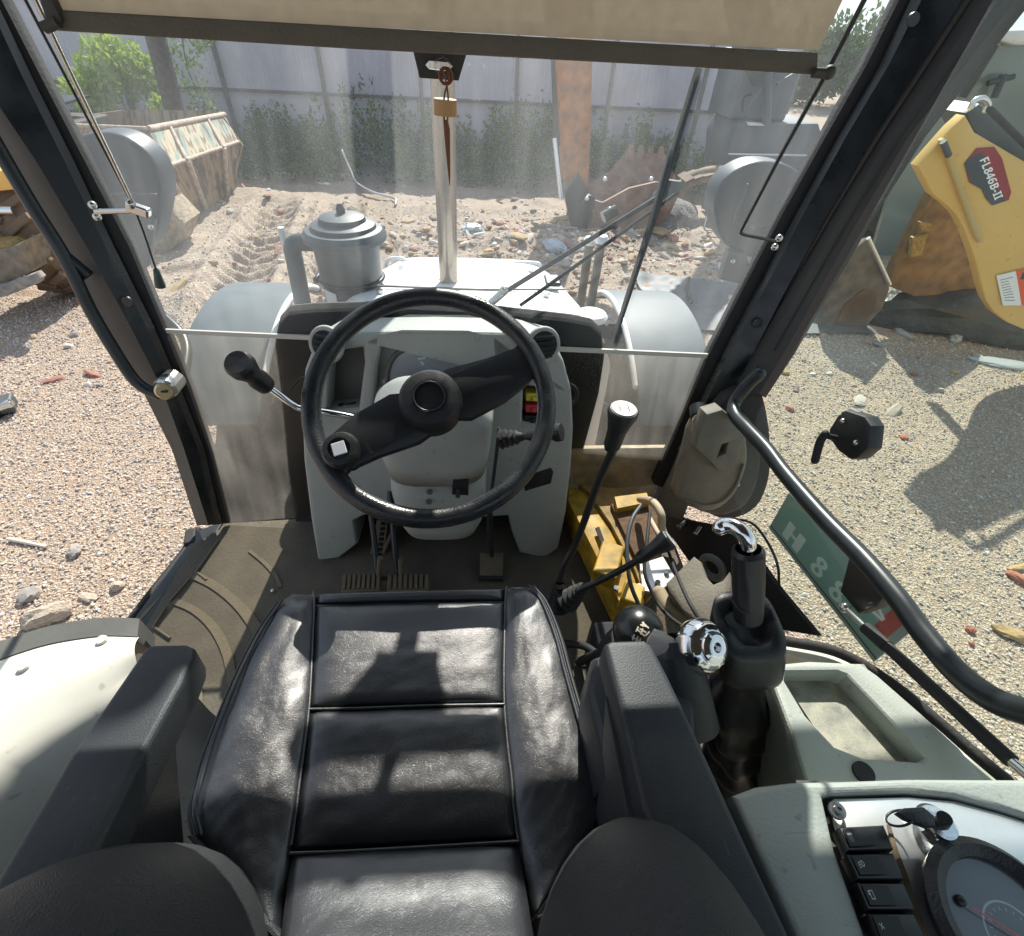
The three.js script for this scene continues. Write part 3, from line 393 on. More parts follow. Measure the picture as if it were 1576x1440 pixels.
// roller blind
{
  const t = thing('sun_blind', 'beige mesh roller blind pulled down at the top of the windscreen', 'sun blind');
  mesh('fabric', slab([[-0.423, 2.292, -0.7], [-0.381, 2.37, -0.7], [0.361, 2.407, -0.7], [0.389, 2.336, -0.7], [0.383, 2.295, -0.7]], 0.0008), M.fabric, t);
  mesh('bottom_bar', slab([[-0.42, 2.293, -0.695], [-0.13, 2.293, -0.695], [0.232, 2.293, -0.695], [0.381, 2.293, -0.695], [0.389, 2.274, -0.695], [0.237, 2.275, -0.695], [-0.134, 2.275, -0.695], [-0.432, 2.277, -0.695]], 0.012, { bevel: 0.003 }), M.fabricHem, t);
  mesh('end_cap', slab([[-0.429, 2.302, -0.69], [-0.417, 2.302, -0.69], [-0.416, 2.285, -0.69], [-0.42, 2.282, -0.69], [-0.432, 2.281, -0.69]], 0.014, { bevel: 0.002 }), M.paintGrey, t);
  mesh('end_clip', rod([-0.436, 2.279, -0.69], [-0.42, 2.284, -0.69], 0.005), M.paintGrey, t); mesh('end_clip', [rod([0.38, 2.276, -0.69], [0.401, 2.276, -0.69], 0.005), at(new THREE.SphereGeometry(0.007, 10, 8), [0.398, 2.277, -0.69])], M.paintGrey, t);
  mesh('guide_wire', rod([-0.446, 2.34, -0.69], [-0.584, 2.045, -0.95], 0.0018, 0.0018, 8), M.steelDark, t);
  mesh('guide_wire', rod([-0.437, 2.335, -0.695], [-0.582, 2.043, -0.95], 0.003, 0.003, 8), M.steel, t);
  mesh('guide_wire', tube([[0.412, 2.391, -0.68], [0.407, 2.337, -0.69], [0.404, 2.276, -0.705], [0.435, 2.177, -0.8], [0.477, 2.047, -0.92], [0.481, 2.038, -0.93], [0.497, 2.031, -0.94], [0.585, 2.009, -0.985]], 0.0028, 8, 6, 0.1), M.steelDark, t);
  mesh('wire_bracket', [rod([-0.67, 2.027, -0.98], [-0.578, 2.04, -0.95], 0.0045), at(rbox(0.035, 0.016, 0.016, 0.004), [-0.575, 2.042, -0.945], [0, 0, -0.35]), at(new THREE.SphereGeometry(0.008, 12, 8), [-0.581, 2.051, -0.94])], M.steel, t);
  for (const p of [[-0.674, 2.036, -0.985], [-0.676, 2.017, -0.985], [0.595, 2.013, -0.99], [0.593, 1.996, -0.99]]) mesh('screw', at(new THREE.SphereGeometry(0.007, 12, 8), p), M.steel, t);
  mesh('pull_cord', tube([[-0.581, 2.036, -0.945], [-0.583, 2.003, -0.945], [-0.587, 1.964, -0.945], [-0.59, 1.935, -0.945]], 0.0016, 6), M.rubber, t);
  mesh('cord_weight', lath([-0.589, 1.944, -0.945], [-0.595, 1.908, -0.945], [[0.002, 0], [0.005, 0.004], [0.009, 0.03], [0.009, 0.036], [0, 0.037]], 14), std(lin(0.03, 0.055, 0.05), 0.35), t);
}
{
  const t = thing('hanging_charm', 'wooden barrel bead on a brown cord hanging from the slotted black bracket', 'charm');
  mesh('bead', [rod([-0.059, 2.17, -1.14], [-0.058, 2.195, -1.14], 0.0215, 0.0215, 20)], M.wood, t);
  for (const o of [0, 1]) mesh('cord', tube(o ? [[-0.061, 2.24, -1.124], [-0.056, 2.227, -1.124], [-0.052, 2.199, -1.124], [-0.055, 2.16, -1.124], [-0.058, 2.109, -1.124]] : [[-0.058, 2.241, -1.126], [-0.049, 2.229, -1.126], [-0.059, 2.2, -1.126], [-0.061, 2.164, -1.126], [-0.059, 2.115, -1.126]], 0.0018, 6), M.cord, t);
  mesh('knot', at(new THREE.TorusGeometry(0.011, 0.003, 8, 16), [-0.055, 2.229, -1.13]), M.cord, t);
  mesh('tassel', lath([-0.057, 2.164, -1.128], [-0.056, 2.104, -1.128], [[0.003, 0], [0.006, 0.015], [0.003, 0.08], [0.0008, 0.108]], 10), M.cord, t);
  mesh('hook', at(new THREE.TorusGeometry(0.014, 0.0022, 8, 16), [-0.061, 2.241, -1.145]), M.clear, t);
}
{ // unseen shape added behind the blind to shadow the seat; visible bracket below
  const t = thing('seat_shadow_caster', 'unseen dark shape added behind the blind to cast the seat shadow', 'mirror', null, [0.05, 2.5, -1.2]);
  mesh('housing', rbox(0.27, 0.045, 0.03, 0.022, 4), M.blackPlastic, t); mesh('caster_plate', slab([[-0.09, -0.02, 0], [0.055, -0.02, 0], [0.03, -0.07, 0], [0.03, -0.085, 0], [-0.005, -0.085, 0], [-0.008, -0.13, 0], [-0.038, -0.13, 0], [-0.035, -0.085, 0], [-0.06, -0.085, 0], [-0.06, -0.07, 0]], 0.02), M.blackPlastic, t); mesh('bracket', rod([0, 0.02, -0.01], [0, 0.2, -0.06], 0.01), M.blackPlastic, t);
  const lp = thing('slotted_bracket', 'black trapezoid bracket with a slot, showing below the blind', 'bracket');
  mesh('latch_plate', slab([[-0.115, 2.281, -1.15], [-0.013, 2.282, -1.15], [-0.018, 2.259, -1.15], [-0.033, 2.222, -1.15], [-0.104, 2.223, -1.15], [-0.112, 2.259, -1.15]], 0.006, { bevel: 0.001, holes: [[[-0.085, 2.248, -1.15], [-0.051, 2.247, -1.15], [-0.043, 2.242, -1.15], [-0.051, 2.235, -1.15], [-0.086, 2.237, -1.15], [-0.092, 2.242, -1.15]]] }), M.blackPlastic, lp);
}

// ---------------------------------------------------------------- dashboard and what stands on it
{
  const t = thing('dashboard', 'grey plastic dashboard with black shroud behind the steering wheel', 'dashboard');
  mesh('shroud', slab([...[[-0.497, 1.712, -1.14], [-0.478, 1.759, -1.14], [-0.45, 1.783, -1.14], [-0.392, 1.79, -1.14], [-0.147, 1.801, -1.14], [0.039, 1.792, -1.14], [0.233, 1.774, -1.14], [0.287, 1.764, -1.14], [0.316, 1.739, -1.14], [0.332, 1.671, -1.14], [0.329, 1.56, -1.14]], ...[[0.299, 1.356, -1.1], [0.287, 1.234, -1.1]], [0.28, 1.16, -0.99], [-0.44, 1.16, -0.99], ...[[-0.552, 1.142, -1.1], [-0.534, 1.359, -1.1]], [-0.51, 1.566, -1.12]], 0.012, { face: [0, 0.2, 1] }), M.blackSoft, t);
  const outline = [[-0.355, 1.77, -0.994], [-0.322, 1.788, -0.998], [-0.246, 1.795, -0.999], [-0.099, 1.8, -1], [0.093, 1.798, -1], [0.161, 1.782, -0.997], [0.197, 1.735, -0.988], [0.222, 1.666, -0.975], [0.237, 1.564, -0.956], [0.242, 1.452, -0.936], [0.242, 1.307, -0.909], [0.232, 1.179, -0.885], [0.193, 1.143, -0.879], [0.119, 1.165, -0.882], [0.094, 1.241, -0.897], [0.081, 1.298, -0.907], [-0.065, 1.289, -0.905], [-0.308, 1.305, -0.908], [-0.336, 1.288, -0.905], [-0.338, 1.208, -0.89], [-0.396, 1.157, -0.881], [-0.457, 1.148, -0.879], [-0.45, 1.295, -0.906], [-0.435, 1.474, -0.94], [-0.414, 1.614, -0.966], [-0.389, 1.708, -0.983]];
  const body = slab(outline, 0.13, { bevel: 0.012, seg: 3, face: [0, 0.2, 1], holes: [[[-0.329, 1.73, -0.987], [-0.3, 1.753, -0.991], [-0.254, 1.76, -0.993], [-0.255, 1.724, -0.986], [-0.281, 1.618, -0.966], [-0.352, 1.611, -0.965]], [[-0.206, 1.779, -0.996], [-0.163, 1.789, -0.998], [-0.022, 1.79, -0.998], [0.024, 1.778, -0.996], [0.03, 1.727, -0.987], [0.025, 1.599, -0.963], [-0.248, 1.598, -0.963], [-0.224, 1.725, -0.986]], [[0.107, 1.675, -0.977], [0.151, 1.669, -0.976], [0.155, 1.578, -0.959], [0.108, 1.582, -0.96]]] });
  mesh('body', body, M.dash, t);
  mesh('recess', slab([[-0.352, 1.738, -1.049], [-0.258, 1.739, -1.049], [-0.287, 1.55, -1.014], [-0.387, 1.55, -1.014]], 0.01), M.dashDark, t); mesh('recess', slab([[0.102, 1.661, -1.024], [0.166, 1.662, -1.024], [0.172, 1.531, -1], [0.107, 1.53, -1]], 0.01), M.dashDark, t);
  mesh('instrument_hood', slab([[-0.224, 1.783, -1.027], [0.044, 1.787, -1.028], [0.047, 1.562, -0.986], [-0.265, 1.561, -0.986]], 0.02), M.dash, t);
  mesh('lip', tube([[-0.358, 1.613, -0.961], [-0.316, 1.6, -0.959], [-0.276, 1.6, -0.959]], 0.008, 8), M.dash, t);
  const cl = thing('instrument_cluster', 'rounded instrument cluster behind the steering wheel', 'instrument cluster');
  const rim = [[-0.209, 1.66, -0.986], [-0.208, 1.696, -0.993], [-0.193, 1.731, -0.999], [-0.165, 1.752, -1.003], [-0.117, 1.763, -1.005], [-0.059, 1.762, -1.005], [-0.02, 1.749, -1.003], [-0.001, 1.727, -0.998], [0.007, 1.698, -0.993], [0.01, 1.658, -0.986]];
  mesh('bezel', tube([...rim, rim[0]], 0.006, 8, 4), M.dashDark, cl);
  mesh('lens', slab(rim, 0.012, { smooth: 2 }), M.lens, cl);
  mesh('mark', [slab([[-0.137, 1.734, -0.998], [-0.118, 1.737, -0.999], [-0.118, 1.732, -0.998], [-0.135, 1.729, -0.997]], 0.001), slab([[-0.132, 1.726, -0.997], [-0.126, 1.726, -0.997], [-0.121, 1.719, -0.995], [-0.127, 1.717, -0.995]], 0.001)], std(lin(0.5, 0.55, 0.58), 0.5), cl);
  for (const [x, y, d] of [[497, 525, -0.25], [836, 527, 0.25]]) {
    const c = d < 0 ? [-0.326, 1.773, -0.983] : [0.145, 1.778, -0.984], v = mesh('air_vent', at(new THREE.TorusGeometry(0.034, 0.007, 10, 28), c, [-0.35, d, 0]), M.dash, t);
    mesh('vent_cavity', at(new THREE.CylinderGeometry(0.033, 0.033, 0.012, 24), c, [Math.PI / 2 - 0.35, d, 0]), M.blackSoft, v);
    for (let i = -2; i <= 2; i++) mesh('vent_slat', at(rbox(0.058 - Math.abs(i) * 0.008, 0.003, 0.014, 0.001), add(c, [0, i * 0.011, 0.004 - i * 0.003]), [0.3, d, 0]), M.blackPlastic, v);
  }
  mesh('grab_slot', slab([[0.119, 1.411, -0.926], [0.129, 1.431, -0.93], [0.188, 1.454, -0.934], [0.196, 1.442, -0.932], [0.192, 1.406, -0.925], [0.124, 1.382, -0.921]], 0.006, { bevel: 0.002 }), M.blackSoft, t);
  mesh('side_bracket', [tube([[0.219, 1.671, -0.996], [0.236, 1.658, -0.994], [0.241, 1.635, -0.989], [0.23, 1.618, -0.986]], 0.004, 8), tube([[-0.441, 1.644, -1.001], [-0.419, 1.667, -1.005], [-0.403, 1.676, -1.007]], 0.002, 6)], M.rubber, t);
  for (const [k, m, l] of [[[0.132, 1.637, -1], std(lin(0.62, 0.52, 0.06), 0.5), 'yellow fuse block in the right dash recess'], [[0.132, 1.608, -0.994], std(lin(0.55, 0.05, 0.06), 0.45), 'red fuse block below the yellow one'], [[0.13, 1.58, -0.989], M.blackPlastic, 'black connector below the red fuse block']]) { const o = mesh(['fuse_block'][0], [at(rbox(0.034, 0.02, 0.04, 0.003), k, [-0.2, 0, 0]), at(rbox(0.012, 0.012, 0.012, 0.002), add(k, [0.004, 0.002, 0.02]), [-0.2, 0, 0])], m); tag(o, l, 'fuse block'); }
  const s = thing('tool_stub', 'small black connector lying in the left dash tray', 'connector'); mesh('plug', rod([-0.357, 1.592, -0.992], [-0.293, 1.609, -0.995], 0.009, 0.007), M.blackPlastic, s); mesh('collar', rod([-0.332, 1.599, -0.993], [-0.322, 1.601, -0.993], 0.012), M.blackPlastic, s);
}
{ // steering column cover
  const t = thing('steering_column', 'light grey steering column cover below the wheel', 'steering column');
  const ring = (y, z, w, d, n = 28) => { const o = []; for (let i = 0; i < n; i++) { const a = i / n * Math.PI * 2, c = Math.cos(a), s = Math.sin(a), e = 0.55; o.push([-0.095 + w * Math.sign(c) * Math.pow(Math.abs(c), e), y + 0.22 * d * Math.sign(s) * Math.pow(Math.abs(s), e), z - d * Math.sign(s) * Math.pow(Math.abs(s), e)]); } return o; };
  mesh('upper_shell', loft([ring(1.742, -0.85, 0.05, 0.04), ring(1.728, -0.86, 0.095, 0.055), ring(1.692, -0.875, 0.126, 0.075), ring(1.682, -0.877, 0.129, 0.08), ring(1.60, -0.885, 0.122, 0.095), ring(1.55, -0.885, 0.114, 0.095)]), M.dash, t);
  mesh('lower_shell', loft([ring(1.56, -0.89, 0.108, 0.09), ring(1.48, -0.89, 0.115, 0.095), ring(1.38, -0.89, 0.108, 0.09), ring(1.345, -0.89, 0.095, 0.085), ring(1.335, -0.89, 0.07, 0.07)]), M.dash, t);
  mesh('column_tube', rod([-0.09, 1.70, -0.86], [-0.077, 1.82, -0.69], 0.032, 0.03, 18), M.blackPlastic, t);
  mesh('tilt_lever', [slab([[-0.056, 1.551, -0.79], [-0.021, 1.549, -0.79], [-0.023, 1.501, -0.79], [-0.06, 1.504, -0.79]], 0.004), rod([-0.044, 1.524, -0.788], [-0.047, 1.509, -0.775], 0.005)], M.blackSoft, t);
  mesh('screw_hole', [at(new THREE.CylinderGeometry(0.007, 0.007, 0.003, 12), [-0.11, 1.513, -0.79], [1.4, 0, 0]), at(new THREE.CylinderGeometry(0.007, 0.007, 0.003, 12), [-0.114, 1.481, -0.79], [1.4, 0, 0])], M.dashDark, t);
  mesh('cable', tube([[0.043, 1.684, -0.8], [0.039, 1.614, -0.8], [0.03, 1.495, -0.8], [0.024, 1.405, -0.8], [0.029, 1.278, -0.8]], 0.004, 8), M.rubber, t);
}
{ // steering wheel, laid out flat then tilted to face the driver
  const t = thing('steering_wheel', 'black two-spoke steering wheel with spinner knob', 'steering wheel', null, [-0.077, 1.838, -0.672]);
  t.rotation.set(0.62, 0.02, 0); // wheel axis is local +y
  mesh('rim', at(new THREE.TorusGeometry(0.191, 0.0155, 18, 96), [0, 0, 0], [Math.PI / 2, 0, 0]), M.wheel, t);
  const sp = (flip) => { const pts = [[-0.045, -0.006], [-0.042, 0.036], [0.05, 0.047], [0.115, 0.036], [0.165, 0.032], [0.19, 0.042], [0.192, -0.02], [0.165, -0.032], [0.115, -0.046], [0.05, -0.05]]; const s = new THREE.Shape(pts.map((p) => new THREE.Vector2(p[0], p[1]))); const g = new THREE.ExtrudeGeometry(s, { depth: 0.012, bevelEnabled: true, bevelSize: 0.004, bevelThickness: 0.004, bevelOffset: -0.004, bevelSegments: 2 }); g.rotateX(-Math.PI / 2); g.translate(0, -0.012, 0); const p = g.attributes.position; for (let i = 0; i < p.count; i++) { const d = p.getX(i); p.setY(i, p.getY(i) - 0.01 * sstep(0.16, 0.06, d)); } g.computeVertexNormals(); g.rotateY(flip); return toCreasedNormals(clean(g), 0.6); };
  mesh('spoke', sp(0.40), M.blackPlastic, t); mesh('spoke', sp(0.40 + Math.PI + 0.12), M.blackPlastic, t);
  const hub = mesh('hub', lath([0, -0.03, 0], [0, 0.05, 0], [[0.05, 0], [0.052, 0.03], [0.05, 0.046], [0.044, 0.054], [0.028, 0.058], [0.024, 0.055], [0, 0.055]], 40), M.blackPlastic, t);
  mesh('hub_ring', at(new THREE.TorusGeometry(0.0245, 0.0016, 8, 40), [0, 0.028, 0], [Math.PI / 2, 0, 0]), M.steelDark, hub);
  const k = mesh('spinner_knob', lath([-0.132, 0.0, 0.087], [-0.132, 0.06, 0.087], [[0.014, 0], [0.014, 0.012], [0.026, 0.018], [0.029, 0.034], [0.025, 0.044], [0.017, 0.046], [0.016, 0.042], [0, 0.042]], 30), M.blackPlastic, t);
  mesh('knob_badge', at(rbox(0.02, 0.003, 0.02, 0.001), [-0.132, 0.0445, 0.087], [0, 0.3, 0]), std(lin(0.62, 0.64, 0.66), 0.35), k);
  mesh('knob_clamp', at(rbox(0.05, 0.016, 0.05, 0.006), [-0.118, -0.006, 0.078], [0, 0.58, 0]), M.blackPlastic, t);
}
{ const t = thing('shuttle_lever', 'chrome rod lever with black knob left of the steering wheel', 'lever');
  mesh('rod', tube([[-0.355, 1.838, -0.72], [-0.337, 1.818, -0.72], [-0.319, 1.797, -0.72], [-0.307, 1.79, -0.72], [-0.269, 1.783, -0.72], [-0.226, 1.773, -0.72], [-0.212, 1.763, -0.72], [-0.213, 1.743, -0.72]], 0.0055, 10, 6), M.chrome, t);
  const k = mesh('knob', lath([-0.353, 1.836, -0.72], [-0.359, 1.921, -0.66], [[0.012, 0], [0.016, 0.006], [0.017, 0.03], [0.014, 0.045], [0.019, 0.066], [0.022, 0.076], [0.022, 0.088], [0.018, 0.094], [0.012, 0.093], [0, 0.093]], 24), M.blackPlastic, t);
  mesh('boot', [rod([-0.214, 1.745, -0.73], [-0.219, 1.704, -0.75], 0.008, 0.006)], M.steel, t); }
{ const t = thing('signal_stalk', 'black indicator stalk with bellows right of the steering column', 'stalk');
  const a = [0.042, 1.681, -0.77], b = [0.183, 1.743, -0.72];
  const pr = [[0.012, 0]]; for (let i = 0; i < 4; i++) pr.push([0.021 - i * 0.002, 0.006 + i * 0.011], [0.013 - i * 0.001, 0.012 + i * 0.011]); pr.push([0.008, 0.054]);
  mesh('bellows', lath(a, b, pr, 20), M.rubber, t);
  mesh('shaft', lath(a, b, [[0.007, 0.05], [0.007, 0.06], [0.012, 0.072], [0.0135, 0.085], [0.0135, 0.118], [0.017, 0.119], [0.018, 0.124], [0.017, 0.134], [0.01, 0.136], [0, 0.136]], 22), M.blackPlastic, t); }
// pedals
function pedal(label, c, w, d, rot, arm, mat) { const t = thing('pedal', label, 'pedal'); mesh('pad', at(rbox(w, 0.014, d, 0.004), c, rot), mat, t); for (let i = 0; i < 8; i++) mesh('tread_bar', at(rbox(w / 13, 0.006, d * 0.86, 0.001), add(c, [-w / 2 + w * (i + 0.5) / 8, 0.0095, 0]), rot), mat, t); mesh('arm', tube(arm, 0.008, 8), M.steelDark, t); }
M.pedal = std(lin(0.16, 0.13, 0.09), 0.9, { map: rep(T.dusty, 6) });
pedal('left ribbed brake pedal in front of the seat', [-0.303, 1.21, -0.759], 0.098, 0.045, [0.25, 0.05, 0], [[-0.307, 1.2, -0.77], [-0.268, 1.22, -0.788], [-0.30, 1.45, -0.99]], M.pedal);
pedal('right ribbed brake pedal beside the left one', [-0.183, 1.21, -0.756], 0.108, 0.045, [0.25, 0.05, 0], [[-0.2, 1.2, -0.767], [-0.214, 1.22, -0.786], [-0.24, 1.45, -0.99]], M.pedal);
{ const t = thing('accelerator_pedal', 'flat dusty accelerator pedal right of the steering column', 'pedal'); mesh('pad', slab([...[[0.004, 1.2, -0.862], [0.07, 1.2, -0.861]], ...[[0.066, 1.17, -0.796], [0.002, 1.17, -0.8]]], 0.012, { face: [0, 1, 0.5], bevel: 0.003 }), M.pedal, t); mesh('rod', rod([0.037, 1.2, -0.85], [0.029, 1.4, -0.871], 0.006), M.steelDark, t); mesh('hinge', rod([0, 1.165, -0.802], [0.068, 1.165, -0.798], 0.008), M.steelDark, t); }
{ const t = thing('parking_brake', 'dusty ratchet lever hanging under the left side of the dashboard', 'lever'); mesh('bracket', [slab([[-0.283, 1.265, -0.93], [-0.255, 1.257, -0.93], [-0.276, 1.135, -0.89], [-0.321, 1.124, -0.89]], 0.012), slab([[-0.302, 1.22, -0.792], [-0.201, 1.22, -0.792], [-0.195, 1.22, -0.774], [-0.296, 1.22, -0.774]], 0.02, { face: [0, 1, 0] })], M.pedal, t); for (let i = 0; i < 7; i++) mesh('tooth', at(rbox(0.014, 0.006, 0.012, 0.002), [-0.263, 1.266, -0.915].map((v, k) => v + [-(i * 0.0022), -i * 0.0125, i * 0.008][k])), M.steelDark, t); mesh('rod', rod([-0.231, 1.248, -0.93], [-0.275, 1.159, -0.9], 0.006), M.pedal, t); mesh('link', [rod([-0.246, 1.3, -0.772], [-0.261, 1.22, -0.777], 0.007), rod([-0.2, 1.27, -0.79], [-0.204, 1.22, -0.778], 0.007)], M.pedal, t); }

// ---------------------------------------------------------------- the operator's seat
{
  const t = thing('operator_seat', 'black leather operator seat with stitched cushions and armrests', 'seat');
  const crease = (amp, sd) => (u, v, q) => amp * fbm(q.x * 22, q.z * 22, 3, sd) + amp * 0.5 * fbm(q.x * 60, q.z * 60, 2, sd + 3);
  const iL = [[-0.257, 1.616, -0.439], [-0.241, 1.616, -0.364], [-0.231, 1.616, -0.316], [-0.225, 1.616, -0.283]], iR = [[0.043, 1.616, -0.438], [0.037, 1.616, -0.355], [0.034, 1.616, -0.307], [0.033, 1.616, -0.279]];
  mesh('cushion_panel', pillow(iL, iR, { bulge: 0.010, skirt: 0.02, pw: 8, extra: crease(0.0022, 2) }), M.leather, t);
  mesh('cushion_panel', pillow([[-0.224, 1.616, -0.277], [-0.217, 1.616, -0.226], [-0.211, 1.616, -0.177], [-0.207, 1.616, -0.129]], [[0.034, 1.616, -0.275], [0.036, 1.616, -0.223], [0.039, 1.616, -0.173], [0.043, 1.616, -0.128]], { bulge: 0.011, skirt: 0.02, pw: 8, extra: crease(0.0026, 5) }), M.leather, t);
  mesh('cushion_panel', pillow([[-0.207, 1.614, -0.124], [-0.203, 1.622, -0.105], [-0.197, 1.634, -0.085], [-0.19, 1.649, -0.062], [-0.178, 1.68, -0.03]], [[0.043, 1.614, -0.123], [0.046, 1.622, -0.098], [0.048, 1.634, -0.078], [0.05, 1.649, -0.054], [0.052, 1.68, -0.022]], { bulge: 0.012, skirt: 0.02, pw: 8, up: [0, 0.9, -0.4], extra: crease(0.002, 7) }), M.leather, t);
  // front roll
  mesh('front_roll', pillow([[-0.26, 1.614, -0.46], [-0.26, 1.614, -0.451], [-0.258, 1.614, -0.442]], [[0.044, 1.614, -0.462], [0.043, 1.614, -0.452], [0.043, 1.614, -0.441]], { bulge: 0.006, skirt: 0.05, nv: 8, extra: crease(0.001, 4) }), M.leather, t);
  const bl = (u, v, q) => sstep(0, 0.12, v) * 0.013 * Math.sin(Math.PI * clamp(0.12 + u * 0.8)) + 0.005 * fbm(q.x * 25, q.z * 16, 3, 8) + 0.0015 * fbm(q.x * 70, q.z * 70, 2, 3);
  const oL = [[-0.296, 1.612, -0.464], [-0.316, 1.612, -0.438], [-0.33, 1.612, -0.391], [-0.338, 1.612, -0.335], [-0.341, 1.612, -0.287], [-0.342, 1.612, -0.239], [-0.34, 1.612, -0.204], [-0.334, 1.612, -0.171], [-0.318, 1.612, -0.145], [-0.279, 1.612, -0.115], [-0.239, 1.612, -0.087], [-0.2, 1.612, -0.058]], sL = [[-0.263, 1.614, -0.462], [-0.256, 1.614, -0.435], [-0.246, 1.614, -0.385], [-0.235, 1.614, -0.331], [-0.226, 1.614, -0.282], [-0.22, 1.614, -0.234], [-0.216, 1.614, -0.198], [-0.212, 1.614, -0.165], [-0.209, 1.614, -0.134], [-0.205, 1.614, -0.109], [-0.202, 1.614, -0.082], [-0.199, 1.614, -0.057]];
  mesh('side_bolster', pillow(oL, sL, { bulge: 0.006, skirt: 0.07, nv: 60, extra: bl }), M.leather, t);
  const oR = [[0.068, 1.612, -0.466], [0.095, 1.612, -0.457], [0.113, 1.612, -0.426], [0.127, 1.612, -0.37], [0.134, 1.612, -0.314], [0.141, 1.612, -0.265], [0.148, 1.612, -0.22], [0.155, 1.612, -0.186], [0.155, 1.612, -0.159], [0.131, 1.612, -0.125], [0.093, 1.612, -0.095], [0.059, 1.612, -0.064]], sR = [[0.045, 1.614, -0.463], [0.042, 1.614, -0.433], [0.038, 1.614, -0.371], [0.035, 1.614, -0.317], [0.034, 1.614, -0.272], [0.036, 1.614, -0.224], [0.039, 1.614, -0.19], [0.04, 1.614, -0.16], [0.043, 1.614, -0.128], [0.046, 1.614, -0.102], [0.05, 1.614, -0.08], [0.056, 1.614, -0.063]];
  mesh('side_bolster', pillow(sR, oR, { bulge: 0.006, skirt: 0.07, nv: 60, extra: (u, v, q) => bl(1 - u, v, q) }), M.leather, t);
  // twin stitched welts along the outer edges
  for (const [w, dx] of [[oL, 1], [oR, -1]]) for (const k of [0.006, 0.014]) { const p = w.slice(1, 9).map((q) => [q[0] + dx * k, q[1] + 0.012 + k * 0.45, q[2]]); mesh('welt', tube(p, 0.0017, 6, 6), M.thread, t); }
  // stitches
  for (const [w, dx] of [[oL, 1], [oR, -1]]) { const c = curveAt(w.slice(1, 9).map((q) => [q[0] + dx * 0.010, q[1] + 0.0165, q[2]])), gs = []; for (let i = 0; i < 110; i++) { const a = c(i / 110), b = c((i + 0.6) / 110); gs.push(rod(a.toArray(), b.toArray(), 0.0008, 0.0008, 5)); } mesh('stitching', gs, std(lin(0.16, 0.17, 0.19), 0.5), t); }
  const seamBead = (a) => mesh('seam', tube(a, 0.002, 6, 8), M.leather, t);
  seamBead([[-0.223, 1.618, -0.279], [-0.154, 1.618, -0.278], [-0.068, 1.618, -0.278], [0.033, 1.618, -0.276]]); seamBead([[-0.207, 1.618, -0.126], [-0.142, 1.618, -0.125], [-0.057, 1.618, -0.125], [0.043, 1.618, -0.125]]); seamBead(sL.slice(0, 9).map((p) => [p[0], p[1] + 0.003, p[2]])); seamBead(sR.slice(0, 9).map((p) => [p[0], p[1] + 0.003, p[2]]));
  // body of the cushion and its base
  mesh('cushion_side', slab([...oL.slice(0, 12), ...oR.slice().reverse()].map((p) => [p[0] + (p[0] < -0.1 ? 0.004 : -0.004), 1.60, p[2]]), 0.12, { face: [0, 1, 0], bevel: 0.012 }), M.leatherMatt, t);
  mesh('rear_strap', slab([[-0.32, 1.632, -0.145], [-0.312, 1.632, -0.145], [-0.245, 1.632, -0.099], [-0.19, 1.632, -0.058], [-0.196, 1.632, -0.053], [-0.259, 1.632, -0.098]], 0.05, { face: [0, 1, 0], bevel: 0.004 }), M.leatherMatt, t);
  mesh('suspension', [at(rbox(0.36, 0.16, 0.36, 0.02), [-0.1, 1.40, -0.12]), at(rbox(0.42, 0.17, 0.44, 0.02), [-0.1, 1.24, -0.05])], M.blackSoft, t);
  // backrest: two wings that reach forward and the hollow between them
  const wing = (s) => { const rings = []; for (let j = 0; j <= 22; j++) { const v = j / 22, y = 1.56 + 0.38 * v, k = Math.sqrt(Math.max(0.0001, 1 - Math.pow(Math.abs(v - 0.42) / 0.585, 2.6))); const r = []; for (let i = 0; i < 32; i++) { const a = i / 32 * Math.PI * 2; r.push([-0.072 + s * (0.212 + (Math.cos(a) > 0 ? (s < 0 ? 0.135 : 0.085) : 0.095) * k * Math.cos(a) - 0.015 * v), y, 0.0 + 0.06 * v - 0.145 * k * Math.sin(a) * (1 + 0.12 * Math.cos(a))]); } rings.push(r); } return loft(rings); };
  mesh('backrest_wing', wing(-1), M.leatherMatt, t); mesh('backrest_wing', wing(1), M.leatherMatt, t);
  mesh('backrest', pillow([[-0.22, 1.62, -0.035], [-0.22, 1.70, 0.0], [-0.22, 1.85, 0.06], [-0.22, 2.0, 0.12]], [[0.05, 1.62, -0.03], [0.05, 1.70, 0.0], [0.05, 1.85, 0.06], [0.05, 2.0, 0.12]], { bulge: 0.014, up: [0, 0.3, -1], skirt: 0.05 }), M.leatherMatt, t);
  for (const p of [[[0.06, 1.625, -0.06], [0.088, 1.674, -0.06], [0.12, 1.704, -0.058], [0.158, 1.718, -0.053]], [[-0.28, 1.625, -0.064], [-0.263, 1.619, -0.07], [-0.244, 1.6, -0.065]]]) mesh('welt', tube(p, 0.002, 6, 8), M.leatherMatt, t);
  // armrests
  const al = mesh('armrest', slab([[-0.356, 1.785, -0.29], [-0.323, 1.785, -0.289], [-0.312, 1.785, -0.284], [-0.307, 1.785, -0.273], [-0.303, 1.785, -0.242], [-0.304, 1.79, -0.171], [-0.301, 1.8, -0.109], [-0.296, 1.82, -0.037], [-0.355, 1.82, -0.034], [-0.364, 1.8, -0.084], [-0.369, 1.79, -0.171], [-0.365, 1.785, -0.272], [-0.364, 1.785, -0.287]], 0.045, { face: [0, 1, 0], bevel: 0.006, seg: 4 }), M.armrest, t, 'left armrest');
